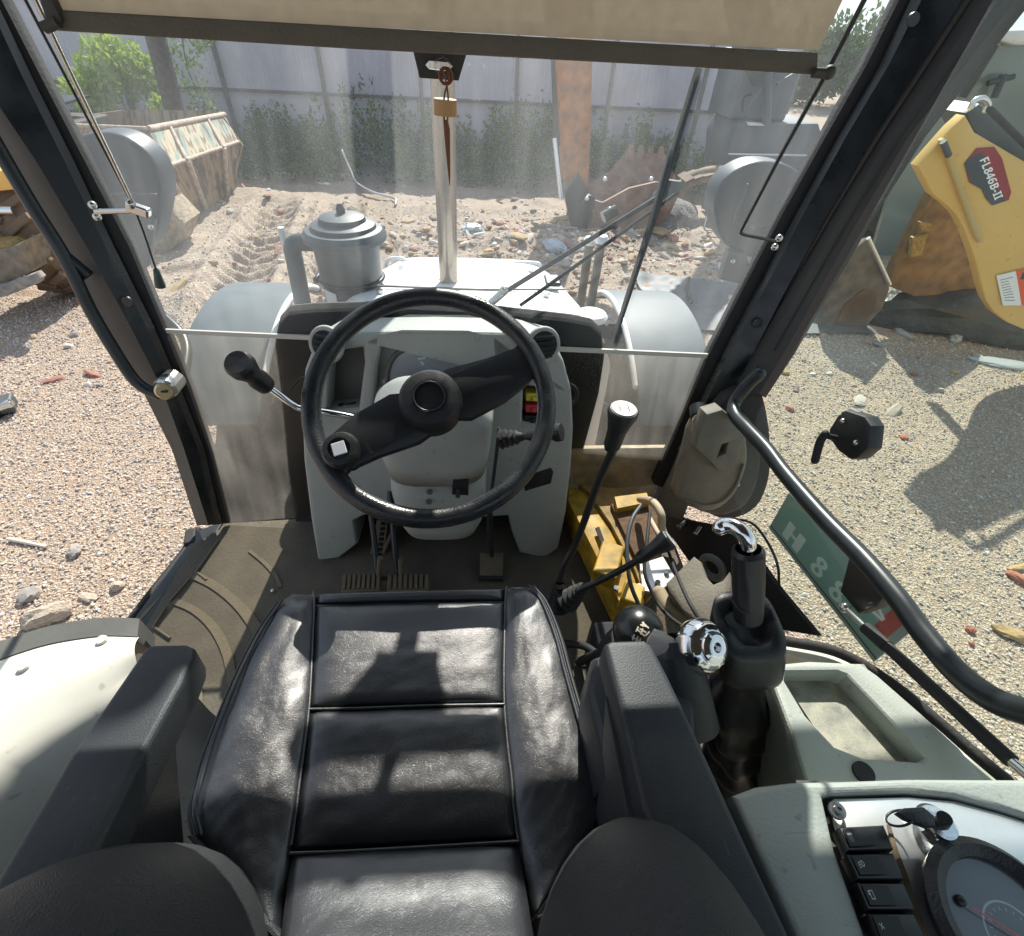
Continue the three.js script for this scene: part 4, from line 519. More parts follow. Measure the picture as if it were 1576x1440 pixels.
  mesh('armrest_bracket', slab([[-0.325, 1.75, -0.245], [-0.325, 1.75, 0.05], [-0.325, 1.45, 0.05], [-0.325, 1.50, -0.06], [-0.325, 1.70, -0.20]], 0.03, { face: [1, 0, 0], bevel: 0.003 }), M.blackPlastic, al);
  const ar = mesh('armrest', slab([[0.144, 1.808, -0.263], [0.181, 1.808, -0.263], [0.188, 1.808, -0.257], [0.196, 1.808, -0.221], [0.204, 1.808, -0.176], [0.211, 1.808, -0.134], [0.22, 1.808, -0.079], [0.231, 1.808, -0.017], [0.179, 1.808, -0.007], [0.154, 1.808, -0.063], [0.14, 1.808, -0.11], [0.139, 1.808, -0.179], [0.135, 1.808, -0.248], [0.136, 1.808, -0.259]], 0.045, { face: [0, 1, 0], bevel: 0.006, seg: 4 }), M.armrest, t, 'right armrest with a sunlit tip');
  mesh('armrest_bracket', slab([[0.135, 1.77, -0.22], [0.135, 1.77, 0.05], [0.135, 1.45, 0.05], [0.135, 1.5, -0.10], [0.135, 1.70, -0.18]], 0.025, { face: [-1, 0, 0], bevel: 0.003 }), M.armrest, ar);
}
{ // rubber bellows tower under the right armrest
  const t = thing('control_tower', 'dark padded control box below the tip of the right armrest', 'control box');
  mesh('housing', slab([[0.142, 1.72, -0.29], [0.163, 1.72, -0.297], [0.264, 1.72, -0.285], [0.26, 1.72, -0.244], [0.241, 1.72, -0.181], [0.168, 1.72, -0.152], [0.135, 1.72, -0.16], [0.129, 1.72, -0.249]], 0.36, { face: [0, 1, 0], bevel: 0.015, seg: 3 }), M.armrest, t);
  const bs = []; for (let i = 0; i < 8; i++) bs.push(at(new THREE.TorusGeometry(0.028, 0.007, 8, 20), add([0.206, 1.52, -0.275], [0, 0, i * 0.013]), [0.3, 0, 0]));
  mesh('bellows', bs, M.rubber, t);
}

// ---------------------------------------------------------------- the right-hand side of the cab
function knobTop(mark) { // print on a shift knob
  const c = document.createElement('canvas'); c.width = c.height = 128; const x = c.getContext('2d'); x.fillStyle = '#b9bbbb'; x.fillRect(0, 0, 128, 128); x.strokeStyle = '#222'; x.fillStyle = '#222'; x.lineWidth = 7;
  if (mark === 0) { x.beginPath(); x.moveTo(40, 34); x.lineTo(40, 94); x.moveTo(40, 64); x.lineTo(88, 64); x.moveTo(88, 34); x.lineTo(88, 94); x.stroke(); } else { x.beginPath(); x.moveTo(64, 30); x.lineTo(64, 52); x.moveTo(64, 76); x.lineTo(64, 98); x.moveTo(48, 60); x.quadraticCurveTo(64, 74, 80, 60); x.stroke(); }
  const t = new THREE.CanvasTexture(c); t.colorSpace = THREE.SRGBColorSpace; return t;
}
function shiftLever(label, rodPts, top, dir, mark, s = 1) {
  const t = thing('shift_lever', label, 'lever'); mesh('rod', tube(rodPts, 0.0075, 10, 6), M.blackPlastic, t);
  const d = V(dir).normalize(), base = V(top).addScaledVector(d, -0.082 * s).toArray();
  const k = mesh('knob', lath(base, top, [[0.011, 0], [0.014, 0.01], [0.015, 0.04], [0.02, 0.062], [0.0235, 0.074], [0.0235, 0.08], [0.021, 0.083], [0, 0.083]].map((q) => [q[0] * s, q[1] * s]), 26), M.blackPlastic, t);
  const g = new THREE.CircleGeometry(0.019 * s, 28); g.rotateX(-Math.PI / 2); g.translate(0, 0.0845 * s, 0); mesh('cap', aim(g, base, top), std(lin(1, 1, 1), 0.35, { map: knobTop(mark) }), k, undefined, true);
}
shiftLever('tall bent shift lever with black knob right of the dashboard', [[0.177, 1.409, -0.62], [0.183, 1.447, -0.63], [0.2, 1.495, -0.64], [0.21, 1.581, -0.64], [0.219, 1.692, -0.635], [0.229, 1.778, -0.625]], [0.221, 1.876, -0.6], [0.05, 1, 0.05], 0);
shiftLever('short tilted shift lever with black knob over the yellow frame', [[0.229, 1.34, -0.638], [0.278, 1.4, -0.627], [0.331, 1.46, -0.624], [0.356, 1.5, -0.62]], [0.388, 1.54, -0.622], [0.75, 0.65, -0.15], 1, 0.95);
{ const t = thing('lever_boot', 'pair of black ribbed rubber boots at the feet of the shift levers', 'boot');
  for (const [a, b] of [[[0.197, 1.24, -0.656], [0.194, 1.33, -0.682]], [[0.211, 1.28, -0.648], [0.241, 1.345, -0.64]]]) { const pr = [[0.028, 0]]; for (let i = 0; i < 5; i++) pr.push([0.030 - i * 0.0035, 0.006 + i * 0.016], [0.021 - i * 0.0028, 0.014 + i * 0.016]); mesh('boot', lath(a, b, pr, 22), M.rubber, t); } }
{ // yellow frame of the control stand
  const t = thing('control_stand', 'worn yellow steel frame with scuffed top right of the dashboard legs', 'frame');
  mesh('side_rail', slab([...[[0.278, 1.27, -1.071], [0.296, 1.27, -1.083], [0.332, 1.27, -1.042], [0.376, 1.27, -0.915], [0.408, 1.27, -0.777], [0.428, 1.27, -0.686], [0.407, 1.27, -0.658], [0.356, 1.27, -0.62], [0.346, 1.27, -0.633], [0.322, 1.27, -0.738], [0.293, 1.27, -0.869], [0.263, 1.27, -0.994]]], 0.10, { face: [0, 1, 0], bevel: 0.004 }), M.yellow, t);
  mesh('top_plate', slab([...[[0.301, 1.285, -1.05], [0.426, 1.285, -1.026], [0.454, 1.285, -0.901], [0.449, 1.285, -0.765], [0.441, 1.285, -0.675], [0.404, 1.285, -0.64], [0.397, 1.285, -0.745], [0.368, 1.285, -0.89], [0.326, 1.285, -1.019]]], 0.012, { face: [0, 1, 0] }), M.wornYellow, t, 'scuffed tan top plate');
  mesh('cross_plate', slab([...[[0.378, 1.3, -0.95], [0.498, 1.3, -0.975], [0.512, 1.3, -0.886], [0.479, 1.3, -0.774], [0.408, 1.3, -0.734]]], 0.02, { face: [0, 1, 0] }), M.rustBrown, t);
  mesh('front_beam', slab([[0.387, 1.32, -0.959], [0.484, 1.32, -0.974], [0.484, 1.32, -0.938], [0.385, 1.32, -0.914]], 0.05, { face: [0, 1, 0] }), M.yellow, t);
  mesh('clamp', [at(rbox(0.06, 0.05, 0.11, 0.006), [0.331, 1.285, -0.751], [0, -0.42, 0]), at(rbox(0.05, 0.05, 0.06, 0.006), [0.369, 1.285, -0.65], [0, -0.42, 0])], M.yellow, t);
  mesh('slot', slab([[0.32, 1.288, -0.871], [0.332, 1.288, -0.876], [0.338, 1.288, -0.816], [0.327, 1.288, -0.812]], 0.004, { face: [0, 1, 0] }), M.blackSoft, t);
  mesh('bracket_plate', slab([[0.407, 1.305, -0.734], [0.473, 1.305, -0.757], [0.486, 1.305, -0.689], [0.426, 1.305, -0.65], [0.396, 1.305, -0.658]], 0.01, { face: [0, 1, 0] }), M.stain, t);
  for (const q of [[0.395, 1.29, -0.679], [0.435, 1.31, -0.675], [0.467, 1.31, -0.705], [0.307, 1.275, -0.937], [0.34, 1.275, -0.685]]) mesh('bolt', at(new THREE.CylinderGeometry(0.007, 0.007, 0.008, 6), q), M.steel, t);
}
const cables = [['grey control cable arching from the yellow frame to the floor', M.greyPaint, [[0.407, 1.42, -0.829], [0.373, 1.42, -0.781], [0.35, 1.4, -0.717], [0.349, 1.36, -0.645], [0.378, 1.3, -0.613], [0.419, 1.2, -0.643]], 0.005], ['black cable left of the short shift lever', M.rubber, [[0.414, 1.44, -0.784], [0.386, 1.44, -0.703], [0.365, 1.42, -0.628], [0.379, 1.4, -0.575], [0.388, 1.42, -0.518], [0.408, 1.45, -0.466]], 0.004], ['thin black cable crossing the grey cover', M.rubber, [[0.396, 1.5, -0.626], [0.381, 1.53, -0.548], [0.37, 1.56, -0.464], [0.38, 1.56, -0.417]], 0.0035], ['pale hydraulic hose behind the short shift lever', std(lin(0.45, 0.36, 0.25), 0.7), [[0.444, 1.35, -0.919], [0.441, 1.42, -0.842], [0.446, 1.43, -0.792], [0.45, 1.4, -0.772]], 0.010], ['tan cable end below the pale hose', std(lin(0.5, 0.38, 0.28), 0.7), [[0.414, 1.43, -0.776], [0.415, 1.44, -0.73], [0.417, 1.44, -0.714]], 0.006], ['long thin black cable curving down outside the chrome tube', M.rubber, [[0.62, 1.437, -0.767], [0.62, 1.487, -0.706], [0.62, 1.501, -0.645], [0.62, 1.494, -0.589], [0.62, 1.465, -0.554]], 0.0028]];
for (const [l, m, p, r] of cables) tag(mesh('control_cable', tube(p, r, 8), m), l, 'cable');
{ // dark floor clutter: valve block and hoses under the levers
  const t = thing('valve_block', 'dark oily valve block with fittings between the seat and the levers', 'valve');
  mesh('block', [at(rbox(0.14, 0.1, 0.2, 0.008), [0.34, 1.22, -0.5]), at(rbox(0.09, 0.12, 0.1, 0.008), [0.40, 1.28, -0.42])], M.blackSoft, t);
  for (let i = 0; i < 4; i++) mesh('fitting', rod([0.30 + i * 0.035, 1.27, -0.50], [0.30 + i * 0.035, 1.315, -0.505 + 0.01 * i], 0.008, 0.007, 8), M.steelDark, t);
  mesh('hose', [tube([[0.24, 1.17, -0.55], [0.27, 1.3, -0.5], [0.31, 1.3, -0.42], [0.33, 1.2, -0.3]], 0.011, 8), tube([[0.20, 1.17, -0.6], [0.25, 1.24, -0.55], [0.29, 1.27, -0.48]], 0.009, 8), tube([[0.38, 1.33, -0.45], [0.42, 1.40, -0.40], [0.46, 1.35, -0.3]], 0.012, 8)], M.rubber, t);
}
{ // wedge-shaped dark side panel under the window
  const t = thing('wedge_panel', 'dark triangular side panel under the right window, tip at the sill', 'panel');
  mesh('plate', slab([[0.6, 1.107, -1.116], [0.61, 1.258, -0.922], [0.62, 1.387, -0.781], [0.64, 1.414, -0.658], [0.65, 1.424, -0.571], [0.66, 1.449, -0.451], [0.655, 1.36, -0.516], [0.62, 1.32, -0.586], [0.6, 1.205, -0.736]], 0.012, { face: [-1, 0.4, 0.4] }), M.blackSoft, t);
  mesh('latch_piece', [at(rbox(0.05, 0.008, 0.016, 0.002), [0.6, 1.24, -0.923], [0, 0.6, -0.1]), at(rbox(0.03, 0.007, 0.012, 0.002), [0.6, 1.297, -0.849], [0, 0.8, 0.3])], M.steel, t);
  mesh('opening_ring', [at(new THREE.TorusGeometry(0.028, 0.009, 10, 26), [0.565, 1.348, -0.689], [0, -1.0, 0])], M.dashDark, t);
}
{ // round pillar-foot cover with its black rim
  const t = thing('pillar_cover', 'round dusty grey cover with black rim at the foot of the right pillar', 'cover');
  mesh('rim', slab([[0.612, 1.595, -0.998], [0.675, 1.651, -1.01], [0.71, 1.648, -1.009], [0.752, 1.578, -0.994], [0.796, 1.466, -0.969], [0.815, 1.374, -0.949], [0.805, 1.299, -0.933], [0.757, 1.261, -0.925], [0.697, 1.262, -0.925], [0.64, 1.301, -0.933], [0.601, 1.386, -0.952]], 0.05, { bevel: 0.008, smooth: 3 }), M.rubber, t);
  mesh('inner_rim', slab([[0.58, 1.569, -0.977], [0.648, 1.605, -0.985], [0.709, 1.57, -0.977], [0.758, 1.477, -0.957], [0.774, 1.387, -0.937], [0.76, 1.317, -0.922], [0.711, 1.284, -0.915], [0.646, 1.292, -0.916], [0.591, 1.323, -0.923], [0.567, 1.398, -0.94]], 0.05, { bevel: 0.01, smooth: 3 }), M.steelDark, t);
  mesh('shell', slab([[0.55, 1.574, -0.958], [0.607, 1.6, -0.964], [0.663, 1.583, -0.96], [0.708, 1.501, -0.942], [0.718, 1.423, -0.925], [0.703, 1.356, -0.91], [0.658, 1.314, -0.901], [0.587, 1.327, -0.904], [0.543, 1.362, -0.912], [0.542, 1.404, -0.921], [0.544, 1.492, -0.94]], 0.06, { bevel: 0.016, seg: 4, smooth: 3 }), M.dashWarm = std(lin(0.24, 0.215, 0.17), 0.75, { map: rep(T.dusty, 3), bumpMap: rep(T.grain, 5), bumpScale: 0.0006 }), t);
  mesh('ridge', tube([[0.568, 1.357, -0.906], [0.626, 1.34, -0.902], [0.672, 1.356, -0.905], [0.696, 1.401, -0.915], [0.7, 1.466, -0.93]], 0.003, 6), M.dashWarm, t);
  mesh('bracket', slab([[0.554, 1.623, -0.939], [0.59, 1.635, -0.942], [0.634, 1.605, -0.935], [0.666, 1.564, -0.926], [0.671, 1.509, -0.914], [0.66, 1.472, -0.906], [0.62, 1.465, -0.904], [0.601, 1.487, -0.909], [0.546, 1.532, -0.919], [0.545, 1.571, -0.928]], 0.05, { bevel: 0.006, holes: [[[0.61, 1.506, -0.913], [0.614, 1.542, -0.921], [0.627, 1.546, -0.922], [0.629, 1.517, -0.916]]] }), std(lin(0.22, 0.205, 0.17), 0.7, { map: rep(T.dusty, 4) }), t);
  mesh('screw', at(new THREE.SphereGeometry(0.004, 8, 6), [0.703, 1.405, -0.916]), M.steel, t);
  const c = [0.564, 1.58, -0.985]; mesh('lock_barrel', lath(add(c, [0.004, 0.012, -0.03]), c, [[0.022, 0], [0.022, 0.03], [0.018, 0.034]], 20), M.steelDark, t);
  mesh('lock_spring', [at(new THREE.TorusGeometry(0.016, 0.003, 8, 20), add(c, [0.002, -0.004, 0.006]), [-0.2, 0, 0.5]), rod(add(c, [0.0, -0.012, 0.01]), add(c, [0.016, -0.022, 0.014]), 0.005)], M.brass, t);
}
mesh('pillar_foot', ribbon([[0.595, 1.553, -1.029], [0.58, 1.457, -1.008], [0.559, 1.345, -0.983], [0.531, 1.245, -0.961]], [[0.64, 1.554, -0.999], [0.628, 1.459, -0.978], [0.611, 1.358, -0.956], [0.597, 1.248, -0.932]], [0, 0, -0.04]), M.dashWarm, cab, 'dusty brown foot of the right pillar');
{ // grey cover with a bite out of it, behind the lever tower
  const t = thing('lever_cover', 'grey plastic cover with a curved cut-out behind the black lever tower', 'cover');
  mesh('shell', slab([...[[0.446, 1.5, -0.614], [0.457, 1.5, -0.597], [0.453, 1.5, -0.565], [0.462, 1.5, -0.545], [0.485, 1.5, -0.549], [0.507, 1.5, -0.564]], ...[[0.511, 1.48, -0.542], [0.459, 1.48, -0.464], [0.429, 1.48, -0.457]], ...[[0.41, 1.44, -0.518], [0.396, 1.44, -0.564], [0.396, 1.44, -0.58]]], 0.14, { face: [-0.2, 0.8, 0.5], bevel: 0.006 }), M.dashWarm, t);
  mesh('base_curb', tube([...[[0.391, 1.4, -0.587], [0.4, 1.4, -0.549], [0.426, 1.4, -0.517], [0.471, 1.4, -0.495]]], 0.016, 10, 8), std(lin(0.40, 0.32, 0.2), 0.8, { map: rep(T.dusty, 3) }), t);
}
{ // black lever tower with chrome handle
  const t = thing('lever_tower', 'tall black rubber gaiter with bent chrome handle right of the seat', 'lever');
  const c0 = [0.397, 1.45, -0.226], c1 = [0.37, 1.58, -0.264], c2 = [0.348, 1.7, -0.292], c3 = [0.336, 1.76, -0.305], c4 = [0.328, 1.79, -0.309];
  const ring = (c, w, d, n = 30, sd = 0) => Array.from({ length: n }, (_, i) => { const a = i / n * Math.PI * 2, k = 1 + 0.06 * Math.sin(a * 5 + sd) + 0.04 * Math.sin(a * 3 + sd * 2); return [c[0] + w * k * Math.cos(a), c[1] + 0.3 * d * Math.sin(a), c[2] - d * k * Math.sin(a)]; });
  const mid = (a, b, k) => a.map((v, i) => lerp(v, b[i], k));
  const gr = []; for (let k = 0; k <= 40; k++) { const v = k / 40, c = v < 0.5 ? mid(c0, c1, v * 2) : v < 0.8 ? mid(c1, c2, (v - 0.5) / 0.3) : mid(c2, c3, (v - 0.8) / 0.2); const neck = 1 - 0.34 * Math.exp(-(((v - 0.70) / 0.07) ** 2)), fold = 1 + 0.075 * Math.sin(v * 46) * sstep(0.72, 0.5, v); const wd = lerp(0.047, 0.036, v) * neck * fold * (v > 0.8 ? 1.18 - 0.5 * Math.max(0, v - 0.93) : 1); const r = []; for (let i = 0; i < 36; i++) { const a = i / 36 * Math.PI * 2, q = v > 0.76 ? 0.6 : 0.9, cs = Math.cos(a), sn = Math.sin(a), w2 = 1 + (v < 0.72 ? 0.07 * Math.sin(a * 4 + v * 9) + 0.04 * Math.sin(a * 7 - v * 14) : 0); r.push([c[0] + wd * w2 * Math.sign(cs) * Math.pow(Math.abs(cs), q), c[1] + 0.25 * wd * sn, c[2] - wd * w2 * Math.sign(sn) * Math.pow(Math.abs(sn), q)]); } gr.push(r); }
  gr.push(ring(add(c3, [0, 0.004, 0]), 0.030, 0.028, 36), ring(add(c3, [0, -0.012, 0]), 0.024, 0.022, 36));
  mesh('gaiter', loft(gr), M.blackPlastic, t);
  mesh('grip', lath([0.336, 1.765, -0.311], [0.312, 1.855, -0.335], [[0.017, 0], [0.0175, 0.02], [0.0185, 0.06], [0.018, 0.105], [0.014, 0.11]], 22), M.blackPlastic, t);
  mesh('handle', tube([[0.313, 1.85, -0.335], [0.308, 1.868, -0.337], [0.304, 1.88, -0.341], [0.298, 1.886, -0.348], [0.293, 1.885, -0.357], [0.287, 1.88, -0.363], [0.282, 1.876, -0.363]], 0.0092, 14, 8), M.chrome, t);
  mesh('tie', tube([[0.311, 1.79, -0.321], [0.315, 1.79, -0.307], [0.326, 1.79, -0.303], [0.342, 1.79, -0.308]], 0.003, 6), M.rubber, t);
}
{ const t = thing('ball_knob_lever', 'round black ball knob lever with painted white marks by the armrest tip', 'lever');
  const c = [0.215, 1.7, -0.333]; const cc = document.createElement('canvas'); cc.width = 512; cc.height = 256; const x = cc.getContext('2d'); x.fillStyle = '#15181a'; x.fillRect(0, 0, 512, 256); x.strokeStyle = '#d8d0c0'; x.lineWidth = 5;
  const st = [[0, 8, 20, 4], [10, 0, 10, 30], [0, 18, 22, 16], [4, 32, 20, 24], [30, 4, 48, 4], [38, 4, 32, 34], [44, 10, 44, 32], [30, 20, 50, 18], [56, 6, 62, 30], [54, 14, 70, 12], [66, 8, 60, 34], [34, 34, 52, 40]]; x.beginPath(); for (const [a, b, cx, d] of st) { x.moveTo(215 + a, 104 + b); x.lineTo(215 + cx, 104 + d); } x.stroke();
  const tx = new THREE.CanvasTexture(cc); tx.colorSpace = THREE.SRGBColorSpace; const g = new THREE.SphereGeometry(0.034, 40, 28); g.applyQuaternion(new THREE.Quaternion().setFromUnitVectors(new THREE.Vector3(1, 0, 0), new THREE.Vector3(-0.1, 0.8, 0.5).normalize())); g.translate(...c); mesh('knob', g, std(lin(1, 1, 1), 0.28, { map: tx }), t, undefined, true);
  mesh('rod', rod(c, [c[0] + 0.02, 1.35, c[2] - 0.04], 0.009), M.steelDark, t); mesh('cup', lath(add(c, [0.0, -0.10, -0.01]), c, [[0.04, 0], [0.036, 0.04], [0.03, 0.07], [0.02, 0.075]], 24), M.rubber, t); }
{ const t = thing('chrome_knob_lever', 'round chrome knob on a black clamp beside the lever tower', 'lever');
  const c = [0.277, 1.76, -0.276], up = [0.012, 0.03, 0.02]; mesh('knob', lath(add(c, up.map((v) => -v * 0.9)), add(c, up), [[0.008, -0.006], [0.018, -0.004], [0.026, 0.001], [0.031, 0.008], [0.033, 0.016], [0.0325, 0.022], [0.030, 0.029], [0.026, 0.0345], [0.021, 0.038], [0.0185, 0.0385], [0.018, 0.0415], [0.0145, 0.0445], [0.0095, 0.0455], [0.006, 0.0445], [0.0055, 0.036], [0, 0.036]], 48), M.chrome, t);
  mesh('clamp', lath(add(c, [-0.018, -0.03, 0.008]), add(c, [-0.004, -0.01, 0]), [[0.016, 0], [0.017, 0.02], [0.014, 0.024]], 18), M.blackPlastic, t); mesh('rod', rod(add(c, [-0.01, -0.02, 0.004]), [c[0] + 0.01, 1.4, c[2] + 0.0], 0.008), M.blackPlastic, t); }
{ const t = thing('grey_handle', 'short pale grey plastic handle between the armrest tip and chrome knob', 'handle'); mesh('handle', lath([0.254, 1.735, -0.272], [0.223, 1.735, -0.295], [[0.009, 0], [0.011, 0.006], [0.0125, 0.02], [0.0155, 0.024], [0.0165, 0.04], [0.014, 0.05], [0, 0.052]], 22), std(lin(0.42, 0.39, 0.36), 0.6, { map: rep(T.soft, 6) }), t); mesh('sleeve', lath([0.262, 1.66, -0.222], [0.245, 1.725, -0.281], [[0.035, 0], [0.033, 0.06], [0.028, 0.10], [0.016, 0.115]], 20), M.armrest, t); }

// console with the tray, the switch panel and the gauge
{
  const t = thing('side_console', 'grey-green plastic side console with a recessed tray right of the levers', 'console');
  const rim = [[0.396, 1.66, -0.299], [0.461, 1.66, -0.303], [0.534, 1.66, -0.297], [0.548, 1.66, -0.28], [0.575, 1.66, -0.229], [0.596, 1.66, -0.186], [0.602, 1.66, -0.14], [0.413, 1.66, -0.133], [0.38, 1.66, -0.15], [0.39, 1.66, -0.217]], hole = [[0.42, 1.66, -0.288], [0.494, 1.66, -0.286], [0.504, 1.66, -0.281], [0.519, 1.66, -0.244], [0.543, 1.66, -0.177], [0.536, 1.66, -0.173], [0.466, 1.66, -0.18], [0.437, 1.66, -0.194], [0.419, 1.66, -0.231], [0.413, 1.66, -0.277]];
  mesh('tray_body', slab(rim, 0.035, { face: [0, 1, 0], bevel: 0.006, seg: 3, holes: [hole] }), M.console, t);
  mesh('tray_floor', slab([[0.426, 1.63, -0.313], [0.562, 1.63, -0.309], [0.574, 1.63, -0.174], [0.452, 1.63, -0.172]], 0.01, { face: [0, 1, 0] }), std(lin(0.40, 0.43, 0.38), 0.6, { map: rep(T.rust, 5) }), t);
  mesh('tray_side', slab([[0.398, 1.655, -0.3], [0.393, 1.655, -0.218], [0.38, 1.655, -0.145], ...[[0.418, 1.45, -0.19], [0.408, 1.45, -0.282], [0.43, 1.45, -0.367]]], 0.012, { face: [-1, 0.3, 0.2] }), M.console, t);
  mesh('plug_hole', at(new THREE.CylinderGeometry(0.012, 0.012, 0.004, 18), [0.454, 1.662, -0.164]), M.blackSoft, t);
  mesh('sill_strip', ribbon([[0.473, 1.6, -0.365], [0.554, 1.6, -0.336], [0.604, 1.6, -0.284], [0.635, 1.6, -0.229], [0.659, 1.6, -0.187], [0.678, 1.6, -0.16]], [[0.455, 1.6, -0.35], [0.526, 1.6, -0.324], [0.575, 1.6, -0.278], [0.606, 1.6, -0.226], [0.627, 1.6, -0.181], [0.636, 1.6, -0.158]], [0, -0.03, 0]), M.cream, t, 'cream painted sill strip beside the tray');
  mesh('door_seal', tube([[0.46, 1.615, -0.359], [0.545, 1.615, -0.335], [0.597, 1.615, -0.287], [0.629, 1.615, -0.234], [0.651, 1.615, -0.191], [0.67, 1.615, -0.158]], 0.008, 8, 6), M.rubber, t);
  const hTop = [[0.225, 1.8, -0.116], [0.25, 1.8, -0.122], [0.285, 1.8, -0.124], [0.328, 1.8, -0.123], [0.397, 1.8, -0.122], [0.547, 1.8, -0.115], [0.695, 1.8, -0.092], [0.522, 1.8, 0.065], [0.241, 1.8, 0.049], [0.239, 1.8, -0.021], [0.23, 1.8, -0.084]];
  const pan = [[0.307, 1.8, -0.111], [0.316, 1.8, -0.113], [0.39, 1.8, -0.112], [0.43, 1.8, -0.107], [0.466, 1.8, -0.096], [0.512, 1.8, -0.079], [0.43, 1.8, 0.032], [0.294, 1.8, 0.024], [0.292, 1.8, -0.022], [0.297, 1.8, -0.073]];
  mesh('housing', slab(hTop, 0.3, { face: [0, 1, 0], bevel: 0.005, seg: 4, holes: [pan] }), M.console, t);
  mesh('panel_well', slab([[0.297, 1.785, -0.129], [0.581, 1.785, -0.109], [0.444, 1.785, 0.036], [0.265, 1.785, 0.026]], 0.01, { face: [0, 1, 0] }), M.dashDark, t);
}
{
  const t = thing('switch_panel', 'worn brushed metal switch plate on the side console', 'switch panel');
  const plate = [[0.315, 1.793, -0.109], [0.321, 1.793, -0.111], [0.392, 1.793, -0.109], [0.433, 1.793, -0.104], [0.468, 1.793, -0.093], [0.515, 1.793, -0.075], [0.443, 1.793, 0.02], [0.306, 1.793, 0.013], [0.306, 1.793, -0.021], [0.305, 1.793, -0.067]];
  mesh('plate', slab(plate, 0.0035, { face: [0, 1, 0], bevel: 0.0008 }), M.stain, t);
  mesh('grime', slab([[0.357, 1.794, -0.09], [0.36, 1.794, -0.089], [0.355, 1.794, -0.071], [0.352, 1.794, -0.053], [0.345, 1.794, -0.023], [0.343, 1.794, -0.009], [0.338, 1.794, -0.008], [0.339, 1.794, -0.027], [0.344, 1.794, -0.054], [0.35, 1.794, -0.073]], 0.0004, { face: [0, 1, 0] }), std(lin(0.18, 0.15, 0.10), 0.9, { map: rep(T.rust, 12) }), t, 'brown grime along the switches');
  mesh('screw', at(lath([0, 0, 0], [0, 0.01, 0], [[0.007, 0], [0.007, 0.003], [0.004, 0.0035], [0.0036, 0.006], [0.002, 0.006], [0.0018, 0.004], [0, 0.004]], 20), [0.315, 1.797, -0.101]), M.steel, t);
  mesh('trim_edge', slab([[0.31, 1.797, -0.091], [0.312, 1.797, -0.091], [0.3, 1.797, -0.021], [0.297, 1.797, 0.002], [0.294, 1.797, 0.003], [0.296, 1.797, -0.021]], 0.004, { face: [0, 1, 0] }), M.steel, t);
}
function icon(k) {
  const c = document.createElement('canvas'); c.width = 256; c.height = 128; const x = c.getContext('2d'); x.fillStyle = '#16181a'; x.fillRect(0, 0, 256, 128); x.strokeStyle = x.fillStyle = '#b7bcbc'; x.lineWidth = 6;
  if (k === 0) { x.fillRect(24, 30, 44, 18); x.globalAlpha = 0.35; x.fillRect(28, 54, 40, 44); }
  if (k === 1) { x.beginPath(); x.arc(66, 54, 20, -1.6, 1.6); x.lineTo(58, 34); x.stroke(); for (let i = 0; i < 3; i++) { x.beginPath(); x.moveTo(52, 40 + i * 16); x.lineTo(28, 52 + i * 16); x.stroke(); } }
  if (k === 2) { x.strokeRect(46, 36, 30, 54); x.beginPath(); x.moveTo(30, 40); x.lineTo(46, 52); x.moveTo(28, 60); x.lineTo(48, 60); x.moveTo(38, 36); x.lineTo(38, 66); x.stroke(); }
  if (k === 3) { x.beginPath(); x.moveTo(30, 46); x.lineTo(52, 60); x.lineTo(42, 82); x.moveTo(64, 40); x.lineTo(52, 60); x.lineTo(74, 76); x.stroke(); }
  const t = new THREE.CanvasTexture(c); t.colorSpace = THREE.SRGBColorSpace; return t;
}
{
  const labels = ['topmost black rocker switch with a bar symbol', 'second black rocker switch with a lamp symbol', 'third black rocker switch with a box symbol', 'lowest black rocker switch cut by the picture edge'];
  const pts = [[[0.305, 1.806, -0.088], [0.346, 1.806, -0.088], [0.342, 1.806, -0.071], [0.303, 1.806, -0.072]], [[0.302, 1.806, -0.07], [0.342, 1.806, -0.069], [0.338, 1.806, -0.052], [0.301, 1.806, -0.054]], [[0.3, 1.806, -0.052], [0.338, 1.806, -0.05], [0.335, 1.806, -0.034], [0.298, 1.806, -0.036]], [[0.298, 1.806, -0.034], [0.334, 1.806, -0.032], [0.332, 1.806, -0.017], [0.295, 1.806, -0.018]]];
  pts.forEach((p, i) => { const t = thing('rocker_switch', labels[i], 'switch', 'rocker switches on the console plate'); const q = p.map((v, k) => [v[0], v[1] + (k > 1 ? 0.003 : 0), v[2]]); mesh('rocker', slab(q, 0.016, { face: [0, 1, 0.1], bevel: 0.0022, seg: 3 }), M.switchBlack = M.switchBlack || std(lin(0.012, 0.013, 0.014), 0.32, { map: rep(T.dusty, 8) }), t); const up = (v) => add(v, [0, 0.0009, 0]); const b = (u, v) => up(add(q[0], [0, 1, 2].map((k) => (q[1][k] - q[0][k]) * u + (q[3][k] - q[0][k]) * v))); const m = mesh('symbol', quad(b(0.05, 0.88), b(0.6, 0.88), b(0.6, 0.12), b(0.05, 0.12)), std(lin(1, 1, 1), 0.4, { map: icon(i) }), t, undefined, true); });
}
